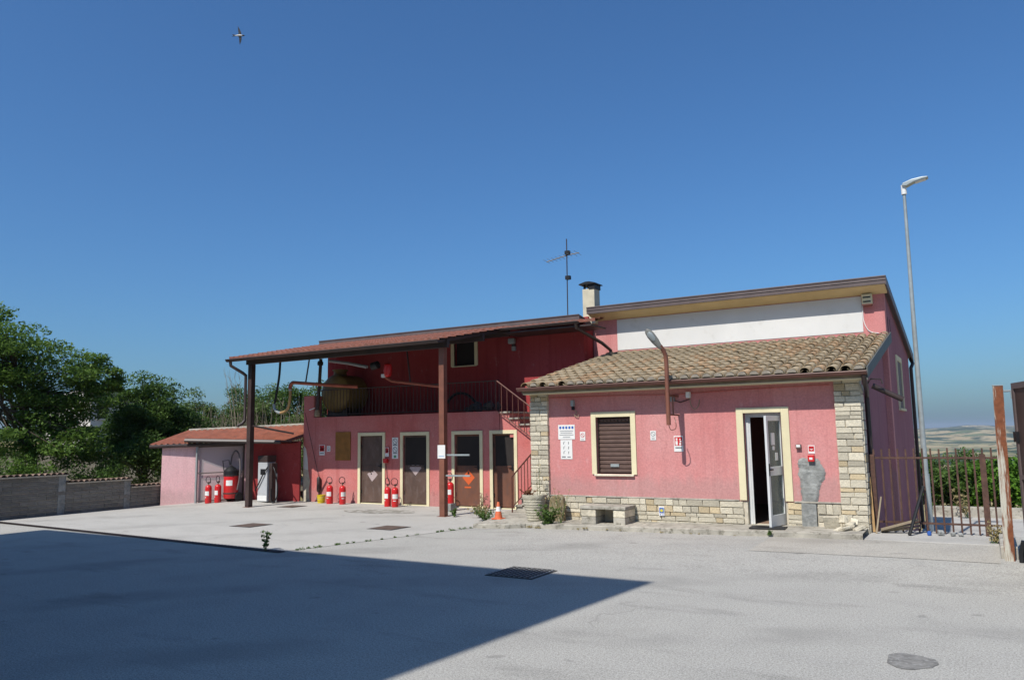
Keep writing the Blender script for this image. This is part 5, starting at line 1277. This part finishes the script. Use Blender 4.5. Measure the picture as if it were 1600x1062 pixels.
# ---------------------------------------------------------------- block wall on the left
bw = thing('block_wall', 'shaded grey concrete block wall with stepped tile coping along the left', 'wall', (-21.35, 11.5, 0))
segs = [(5.0, 12.1, 1.06), (12.1, 13.98, 0.84), (13.98, 15.2, 0.62)]
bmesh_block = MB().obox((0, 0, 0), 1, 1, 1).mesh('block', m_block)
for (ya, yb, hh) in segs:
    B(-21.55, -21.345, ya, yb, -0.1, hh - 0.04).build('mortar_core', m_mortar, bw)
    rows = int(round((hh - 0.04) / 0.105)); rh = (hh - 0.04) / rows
    for r_ in range(rows):
        y = ya - (0.22 if r_ % 2 else 0)
        while y < yb - 0.05:
            y0, y1 = max(y, ya), min(y + 0.44, yb)
            if y1 - y0 > 0.06 and y1 > 9.2:
                o = bpy.data.objects.new('block', bmesh_block); col.objects.link(o); o.parent = bw
                o.location = Vector((-21.35 + rnd.uniform(-0.006, 0.006), (y0 + y1) / 2, (r_ + 0.5) * rh)) - wloc(bw); o.scale = (0.04, y1 - y0 - 0.014, rh - 0.014)
            y += 0.44
    B(-21.62, -21.27, ya, yb - 0.003, hh - 0.04, hh - 0.005).build('coping_bed', m_mortar, bw)
    if ya > 4:
        y = ya + 0.06
        while y < yb:
            t = barrel(MB(), 0.075, 0.06, 0.40, 0.012, 5); o = MB(); Rb = Euler((0, 0, PI / 2 + rnd.uniform(-0.1, 0.1))).to_matrix()
            o.v = [tuple(Rb @ Vector(v) + Vector((-21.25, y, hh - 0.005))) for v in t.v]; o.f = t.f
            if y > 8: o.build('coping_tile', m_coping, bw)
            y += 0.155
for y in (12.1, 13.98): B(-21.56, -21.325, y - 0.2, y - 0.005, -0.1, (1.06 if y < 13 else 0.84) - 0.042).build('pier', m_cement, bw)

# ---------------------------------------------------------------- vegetation
def leaf_cloud(name, mat, clumps, per, size, parent, seed, aspect=0.5, flat=0.5, upb=0.6, **tg):
    """many small diamond leaves scattered round clump centres (x,y,z,r)"""
    rg = np.random.default_rng(seed)
    cl = np.array(clumps, float); N = len(cl) * per
    idx = np.repeat(np.arange(len(cl)), per)
    dirs = rg.normal(size=(N, 3)); dirs /= np.linalg.norm(dirs, axis=1)[:, None]
    rad = rg.random(N) ** 0.45
    p = cl[idx, :3] + dirs * (rad * cl[idx, 3])[:, None] * np.array([1, 1, flat])
    n = rg.normal(size=(N, 3)); n[:, 2] += upb * 2; n /= np.linalg.norm(n, axis=1)[:, None]
    t = rg.normal(size=(N, 3)); t[:, 2] -= 0.3; t -= n * (t * n).sum(1)[:, None]; t /= np.linalg.norm(t, axis=1)[:, None]
    b = np.cross(n, t); s = size * rg.uniform(0.6, 1.3, N)[:, None]
    V = np.empty((N, 4, 3)); V[:, 0] = p - t * s; V[:, 1] = p + b * s * aspect - t * s * 0.1; V[:, 2] = p + t * s; V[:, 3] = p - b * s * aspect - t * s * 0.1
    V = V.reshape(-1, 3) - np.array(wloc(parent)) if parent is not None else V.reshape(-1, 3)
    me = bpy.data.meshes.new(name); me.vertices.add(N * 4); me.vertices.foreach_set('co', V.ravel())
    me.loops.add(N * 4); me.loops.foreach_set('vertex_index', np.arange(N * 4)); me.polygons.add(N)
    me.polygons.foreach_set('loop_start', np.arange(N) * 4); me.polygons.foreach_set('loop_total', np.full(N, 4)); me.update(); me.validate()
    me.materials.append(mat); o = bpy.data.objects.new(name, me); col.objects.link(o); o.parent = parent
    if tg: tag(o, **tg)
    return o
def tree(name, label, base, clumps, mat, seed, per=110, size=0.075, trunk_r=0.14, flat=0.5, group=None, cat='tree', fork=0.45, lean=(0, 0), aspect=0.45, bark=None):
    r = random.Random(seed); t = thing(name, label, cat, base, group)
    base = Vector(base); cen = Vector((sum(c[0] for c in clumps) / len(clumps), sum(c[1] for c in clumps) / len(clumps), sum(c[2] for c in clumps) / len(clumps)))
    fk = base + (cen - base) * fork + Vector((lean[0], lean[1], 0))
    mb = MB(); mid = base.lerp(fk, 0.5) + Vector((r.uniform(-0.15, 0.15), r.uniform(-0.15, 0.15), 0))
    mb.tube([base - Vector((0, 0, 0.1)), base + Vector((0, 0, 0.15)), mid, fk], [trunk_r * 1.25, trunk_r, trunk_r * 0.8, trunk_r * 0.65], 8)
    mains = []
    for k in range(6):
        c = Vector(clumps[(k * 7 + 3) % len(clumps)][:3]); m_ = fk.lerp(c, 0.5) + Vector((r.uniform(-0.3, 0.3), r.uniform(-0.3, 0.3), r.uniform(0.0, 0.35)))
        mb.tube([fk - Vector((0, 0, 0.1)), m_, c], [trunk_r * 0.5, trunk_r * 0.33, trunk_r * 0.1], 6); mains.append((m_, trunk_r * 0.25))
    for c in clumps:
        c = Vector(c[:3]); m_, rr = min(mains, key=lambda q: (q[0] - c).length)
        q = m_.lerp(c, 0.5) + Vector((r.uniform(-0.15, 0.15), r.uniform(-0.15, 0.15), r.uniform(-0.1, 0.2)))
        mb.tube([m_, q, c], [rr * 0.6, rr * 0.35, 0.008], 4, False)
    mb.build('trunk', bark or m_bark, t, smooth=True)
    leaf_cloud('crown', mat, clumps, per, size, t, seed, aspect, flat)
    return t
def ell(c, rad, n, seed, r0, r1, shell=0.5, zcut=-9):
    r = random.Random(seed); out = []
    while len(out) < n:
        d = Vector((r.gauss(0, 1), r.gauss(0, 1), r.gauss(0, 1))).normalized() * (shell + (1 - shell) * r.random())
        p = (c[0] + d.x * rad[0], c[1] + d.y * rad[1], c[2] + d.z * rad[2], r.uniform(r0, r1))
        if p[2] > zcut: out.append(p)
    return out
ca = ell((-25.6, 11.9, 4.25), (2.0, 1.9, 1.75), 60, 1, 0.45, 0.85, 0.35) + ell((-25.4, 14.0, 3.75), (1.8, 1.6, 1.7), 46, 2, 0.4, 0.75, 0.35) + ell((-25.4, 15.5, 4.0), (0.9, 0.6, 0.6), 12, 3, 0.3, 0.5)
ca += ell((-24.6, 12.8, 2.0), (1.5, 2.6, 1.0), 34, 4, 0.45, 0.8, 0.3)
tree('acacia_tree', 'tall spreading acacia tree with layered foliage behind the block wall', (-25.3, 13.3, 0), ca, m_leafA, 11, 310, 0.06, 0.17, 0.42, group='trees behind the block wall')
cb = ell((-26.2, 17.4, 3.0), (1.5, 1.5, 1.7), 46, 5, 0.4, 0.7, 0.35) + ell((-25.7, 18.6, 2.3), (1.2, 1.2, 1.2), 26, 6, 0.4, 0.7, 0.3) + ell((-25.6, 16.4, 2.0), (1.1, 1.2, 1.1), 20, 16, 0.4, 0.7, 0.3)
tree('acacia_tree', 'smaller rounded dark tree just left of the store hut roof', (-26.0, 17.5, 0), cb, m_leafB, 12, 360, 0.058, 0.13, 0.55, group='trees behind the block wall')
cc = ell((-24.2, 16.2, 1.3), (0.9, 1.0, 1.1), 22, 8, 0.4, 0.7, 0.3)
tree('elder_shrub', 'dense dark shrub filling the gap behind the hut end wall', (-24.2, 16.2, 0), cc, m_leafB, 14, 320, 0.055, 0.06, 0.8, cat='shrub')
for i, (x, y, h_, lab) in enumerate(((-23.4, 10.3, 1.3, 'low leafy shrub over the wall at the left edge of the picture'), (-23.5, 12.2, 1.1, 'low leafy shrub behind the wall under the tall acacia'), (-23.3, 14.2, 1.0, 'low leafy shrub behind the lower step of the wall'))):
    tree('wall_shrub', lab, (x, y, 0), ell((x, y, h_ * 0.75), (0.8, 1.0, h_ * 0.55), 20, 20 + i, 0.3, 0.55, 0.3), m_leafB if i != 1 else m_leafA, 30 + i, 300, 0.05, 0.04, 0.8, 'shrubs behind the block wall', 'shrub')
# scrub behind the hut, one plant after the other
sc = [(-33.6, 24.4, 4.0, 'scrub tree furthest left above the hut roof', m_leafB), (-31.4, 24.0, 4.2, 'scrub tree second from left above the hut roof', m_leafC), (-29.2, 24.6, 4.5, 'bushy scrub tree left of the left canopy post', m_leafB), (-27.2, 24.0, 4.6, 'scrub tree directly behind the left canopy post', m_leafC), (-25.3, 24.3, 4.4, 'scrub tree behind the hanging hose loop', m_leafB), (-23.4, 24.0, 4.2, 'scrub tree next to the left end of the pink house', m_leafC)]
for i, (x, y, h_, lab, mt) in enumerate(sc):
    c_ = ell((x, y, h_ * 0.66), (1.15, 1.1, h_ * 0.34), 44, 50 + i, 0.3, 0.55, 0.3) + ell((x, y - 0.5, h_ * 0.3), (1.1, 0.9, h_ * 0.3), 26, 70 + i, 0.3, 0.5, 0.3)
    tree('scrub_tree', lab, (x, y, 0), c_, mt, 90 + i, 240, 0.06, 0.06, 0.8, 'scrub behind the store hut', fork=0.3)
for i, (x, y) in enumerate(((-29.8, 23.2), (-27.9, 22.9), (-26.0, 23.0), (-24.4, 22.8), (-31.5, 23.0))):
    mb = MB(); r = random.Random(i + 5)
    for k in range(46):
        b0 = Vector((x + r.uniform(-0.8, 0.8), y + r.uniform(-0.3, 0.3), 0)); tp = b0 + Vector((r.uniform(-0.9, 0.9), r.uniform(-0.4, 0.4), r.uniform(1.6, 3.6)))
        md = b0.lerp(tp, 0.5) + Vector((r.uniform(-0.2, 0.2), 0, 0.2)); mb.tube([b0, md, tp], [0.018, 0.013, 0.005], 4, False)
        for q in range(3): s_ = b0.lerp(tp, r.uniform(0.4, 0.95)); mb.tube([s_, s_ + Vector((r.uniform(-0.5, 0.5), r.uniform(-0.2, 0.2), r.uniform(0.1, 0.5)))], [0.009, 0.004], 3, False)
    tag(mb.build('dry_brush', m_twig), ['thicket of dry grey stems left of the canopy post above the hut', 'thicket of dry stems just behind the left canopy post', 'thicket of dry stems below the hose loop', 'thicket of dry stems against the left end of the house', 'thicket of dry stems furthest left above the hut roof'][i], 'brush', 'dry brush behind the store hut')
mb = MB(); r = random.Random(3); b0 = Vector((-28.3, 23.6, 0))
for k in range(4):
    tp = b0 + Vector((-1.1 + k * 0.35, 0, 5.2 - 0.15 * k)); mb.tube([b0, b0.lerp(tp, 0.6) + Vector((0.15, 0, 0)), tp], [0.03, 0.018, 0.004], 5, False)
    for q in range(7): s_ = b0.lerp(tp, r.uniform(0.6, 0.97)); mb.tube([s_, s_ + Vector((r.uniform(-0.5, 0.2), 0, r.uniform(0.2, 0.5)))], [0.009, 0.003], 3, False)
tag(mb.build('bare_sapling', m_twig), 'leafless sapling with thin twigs against the sky left of the canopy', 'sapling')
# hedge beyond the lower road
for i, (x, y, h_, lab, mt) in enumerate(((-2.2, 32.6, 1.9, 'dark bush beyond the road next to the house corner', m_leafB), (-1.0, 32.3, 1.75, 'bush behind the street lamp foot', m_leafB), (0.1, 31.9, 2.0, 'bright green fig bush seen through the middle of the gate', m_leafD), (1.2, 31.9, 2.0, 'bright green bush seen through the right of the gate', m_leafD), (2.4, 32.6, 2.2, 'dark bush behind the rusty column', m_leafB), (3.8, 32.6, 2.4, 'dark bush furthest right beyond the road', m_leafB))):
    c_ = ell((x, y, -1.1 + h_ * 0.52), (0.85, 0.8, h_ * 0.5), 34, 120 + i, 0.28, 0.5, 0.35)
    tree('road_bush', lab, (x, y, -1.5), c_, mt, 130 + i, 170, 0.075, 0.05, 0.8, 'bushes beyond the lower road', 'bush', aspect=0.7)
# trees down the slope, their tops showing above the hedge
for i, (ad, rr) in enumerate(((-3.4, 66), (-2.2, 74), (-1.1, 64), (-0.1, 78), (0.9, 68))):
    a = R_(ad); x, y = rr * math.sin(a), rr * math.cos(a); z = terr(x, y)
    tree('slope_tree', ['leftmost', 'second from left', 'middle one', 'second from right', 'rightmost'][i] + ' of the five trees rising behind the hedge beyond the gate', (x, y, z), ell((x, y, z + 2.9), (1.1, 1.2, 1.4), 20, 150 + i, 0.4, 0.7, 0.35), m_leafB, 160 + i, 130, 0.11, 0.1, 0.8, 'trees down the slope')

# weeds
def weed(name, label, base, h, n, mat, seed, spread=0.12, leafn=14, size=0.03, group=None, stems=True):
    r = random.Random(seed); t = thing(name, label, 'weed', base, group); mb = MB(); cl = []
    for k in range(n):
        tp = Vector((r.uniform(-spread, spread), r.uniform(-spread, spread), h * r.uniform(0.55, 1.0))); b0 = Vector((r.uniform(-0.04, 0.04), r.uniform(-0.04, 0.04), 0))
        md = b0.lerp(tp, 0.5) + Vector((0, 0, 0.1 * h)); mb.tube([b0, md, tp], [0.005, 0.004, 0.002], 4, False)
        for q in range(4): p = b0.lerp(tp, 0.3 + 0.23 * q) + Vector(base); cl.append((p.x, p.y, p.z, 0.02 + 0.05 * h))
    mb.build('stems', m_weed, t, local=True); leaf_cloud('leaves', mat, cl, leafn, size, t, seed, 0.4, 0.7)
    return t
weed('tall_weed', 'single green weed growing at the end of the slot drain', (-10.75, 9.62, 0.01), 0.32, 5, m_weed, 1, 0.13, 12, 0.03)
weed('green_clump', 'leafy green weed clump at the kerb in front of the planter', (-7.8, 14.33, 0.02), 0.48, 22, m_weed, 2, 0.2, 16, 0.026)
weed('dry_clump', 'tall dry weed with seed heads rising beside the planter', (-7.6, 14.5, 0.09), 0.75, 7, m_dry, 3, 0.25, 6, 0.02)
weed('dry_clump', 'thin dry stalk rising from the planter against the pillar', (-8.2, 14.72, 0.62), 0.7, 2, m_dry, 4, 0.06, 7, 0.022)
weed('dry_clump', 'reddish dry tuft drooping in the planter', (-8.42, 14.62, 0.63), 0.14, 7, mk_leaf('withered leaves', (0.16, 0.06, 0.03), (0.3, 0.13, 0.06), 0.3), 5, 0.14, 10, 0.025)
weed('door_weed', 'pinkish weed growing between the third and fourth doors', (-11.4, 17.35, 0.01), 0.42, 7, mk_leaf('valerian', (0.12, 0.13, 0.06), (0.42, 0.2, 0.2), 0.35), 6, 0.2, 7, 0.022)
weed('door_weed', 'green and dry grass at the corner of the stair platform', (-10.2, 15.6, 0.01), 0.28, 16, m_dry, 7, 0.3, 8, 0.03)
weed('door_weed', 'green tuft at the foot of the right canopy post', (-10.95, 15.5, 0.01), 0.2, 9, m_weed, 8, 0.1, 10, 0.025)
weed('door_weed', 'grass tuft left of the traffic cone', (-9.75, 15.0, 0.01), 0.3, 16, m_weed, 9, 0.28, 10, 0.025)
weed('gate_weed', 'dry grass tuft at the foot of the low wall by the gate', (0.0, 14.5, 0.1), 0.35, 10, m_dry, 10, 0.1, 8, 0.025)
weed('gate_weed', 'pale weeds by the road kerb behind the gate', (-0.7, 29.7, -0.98), 0.9, 14, m_dry, 11, 0.4, 8, 0.04)
weed('mat_weed', 'tiny green weed below the door mat', (-3.35, 14.27, 0.1), 0.08, 5, m_weed, 12, 0.05, 8, 0.015)
mbw = MB(); cl = []
for k in range(26):
    t = rnd.random(); p = Vector((-10.35, 9.75, 0.01)).lerp(Vector((-9.3, 13.9, 0.01)), t); cl.append((p.x + rnd.uniform(-0.03, 0.03), p.y, 0.015, rnd.uniform(0.02, 0.07)))
tag(leaf_cloud('joint_weeds', m_weed, cl, 22, 0.018, None, 77, 0.4, 0.5, 0.2), 'little weeds sprouting along the joint of the concrete apron', 'weeds', kind='stuff')
cl = [(rnd.uniform(-9.2, -7.0), 14.26 + rnd.uniform(-0.02, 0.02), 0.03, 0.04) for k in range(16)] + [(rnd.uniform(-7, -2.4), 14.26, 0.06, 0.03) for k in range(10)]
tag(leaf_cloud('kerb_weeds', m_dry, cl, 14, 0.018, None, 78, 0.4, 0.5, 0.2), 'dry grass growing along the foot of the kerb', 'weeds', kind='stuff')

# far house on the rise behind the trees
fh = thing('far_house', 'pale distant house with red roof glimpsed through the trees', 'house', (-60, 36.5, 2))
B(-64, -58, 34.5, 38.5, 0, 5.3).build('wall', m_far_wall, fh)
MB().prism([(34.3, 5.3), (38.7, 5.3), (36.5, 6.1)], -64.3, -57.7, 'x').build('roof', m_kerb, fh)
for y in (35.4, 37.4): w = B(-58.02, -57.97, y - 0.4, y + 0.4, 3.7, 4.9).build('window', m_dark, fh); B(-58.0, -57.9, y - 0.5, y + 0.5, 3.6, 3.7).build('sill', m_far_wall, w)

# ---------------------------------------------------------------- large hall left of the camera whose shadow lies on the yard
hall = thing('hall', 'tall flat roofed hall beside the yard that casts the big shadow', 'hall', (-12.6, -3.5, 0))
HX0, HX1, HY1, HH = -19.1, -5.05, 0.80, 11.0
wall_open(HX0 + 0.3, HX1 - 0.3, 0, HH - 0.3, HY1 - 0.6, HY1 - 0.3, [(-18 + k * 2.6, -16.6 + k * 2.6, 4, 6.5) for k in range(5)]).build('wall', m_far_wall, hall)
MB().prism([(HX1 - 1.2, -9.0), (HX1 - 0.9, -9.0), (HX1 - 0.31, HY1 - 0.6), (HX1 - 0.61, HY1 - 0.6)], 0, HH - 0.3, 'z').build('wall', m_far_wall, hall)
B(HX0 + 0.3, HX0 + 0.6, -9.0, HY1 - 0.6, 0, HH - 0.3).build('wall', m_far_wall, hall)
B(HX0 + 0.6, HX1 - 0.6, -9.0, -8.7, 0, HH - 0.3).build('wall', m_far_wall, hall)
MB().prism([(HX0, -9.3), (HX1 - 0.66, -9.3), (HX1 + 0.17, HY1), (HX0, HY1)], HH - 0.3, HH, 'z').build('roof', m_fascia, hall)
for k in range(5): B(-18 + k * 2.6, -16.6 + k * 2.6, HY1 - 0.5, HY1 - 0.47, 4, 6.5).build('window', m_dark, hall)

# bird
bd = thing('swallow', 'dark swallow gliding high in the clear sky', 'bird', (-12.9, 10.5, 10.4))
Mb = Matrix((xr, yu, -fw)).transposed()          # flight attitude: banked with wings upright
def bl(p): return tuple(Mb @ Vector(p))
mb = MB().lathe([(0.004, -0.10), (0.014, -0.06), (0.024, 0.0), (0.02, 0.04), (0.014, 0.06), (0.003, 0.085)], 10)
mb.v = [bl((p[2], p[1], p[0])) for p in mb.v]; mb.build('body', m_birdw, bd, smooth=True, local=True)
for s_ in (1, -1):
    prof = [(0.045, 0.0), (0.04, 0.06), (0.01, 0.13), (-0.03, 0.20), (-0.025, 0.12), (-0.015, 0.05), (-0.03, 0.0)]
    if s_ < 0: prof = [(0.045, 0), (0.05, 0.06), (0.04, 0.12), (0.01, 0.195), (0.0, 0.12), (-0.005, 0.05), (-0.03, 0.0)]
    mb = MB(); n = len(prof); mb.v = [bl((a, s_ * b, 0.004 - 0.1 * b * b)) for a, b in prof] + [bl((a, s_ * b, -0.002 - 0.1 * b * b)) for a, b in prof]
    mb.f = [tuple(range(n)), tuple(n + i for i in reversed(range(n)))] + [(i, n + i, n + (i + 1) % n, (i + 1) % n) for i in range(n)]; mb.build('wing', m_bird, bd, local=True)
mb = MB(); tl_ = [(-0.07, 0.012), (-0.16, 0.03), (-0.12, 0.0), (-0.16, -0.025), (-0.07, -0.012)]; n = 5
mb.v = [bl((a, b, 0.003)) for a, b in tl_] + [bl((a, b, -0.003)) for a, b in tl_]; mb.f = [tuple(range(n)), tuple(n + i for i in reversed(range(n)))] + [(i, n + i, n + (i + 1) % n, (i + 1) % n) for i in range(n)]; mb.build('tail', m_bird, bd, local=True)
mb = MB().lathe([(0.002, 0.05), (0.017, 0.07), (0.016, 0.09), (0.003, 0.115)], 8); mb.v = [bl((p[2], p[1], p[0])) for p in mb.v]; mb.build('head', m_bird, bd, smooth=True, local=True)

# ---------------------------------------------------------------- haze in the valley air
hz = B(-15000, 15000, -15000, 15000, -140, 70).build('haze', None); tag(hz, kind='stuff')
hm = bpy.data.materials.new('haze'); hm.use_nodes = True; nt = hm.node_tree; nt.nodes.clear()
pvn = nt.nodes.new('ShaderNodeVolumePrincipled'); pvn.inputs['Color'].default_value = (0.80, 0.89, 1.0, 1); pvn.inputs['Density'].default_value = 0.00011; pvn.inputs['Anisotropy'].default_value = 0.2
ho = nt.nodes.new('ShaderNodeOutputMaterial'); nt.links.new(pvn.outputs[0], ho.inputs['Volume']); hz.data.materials.append(hm)
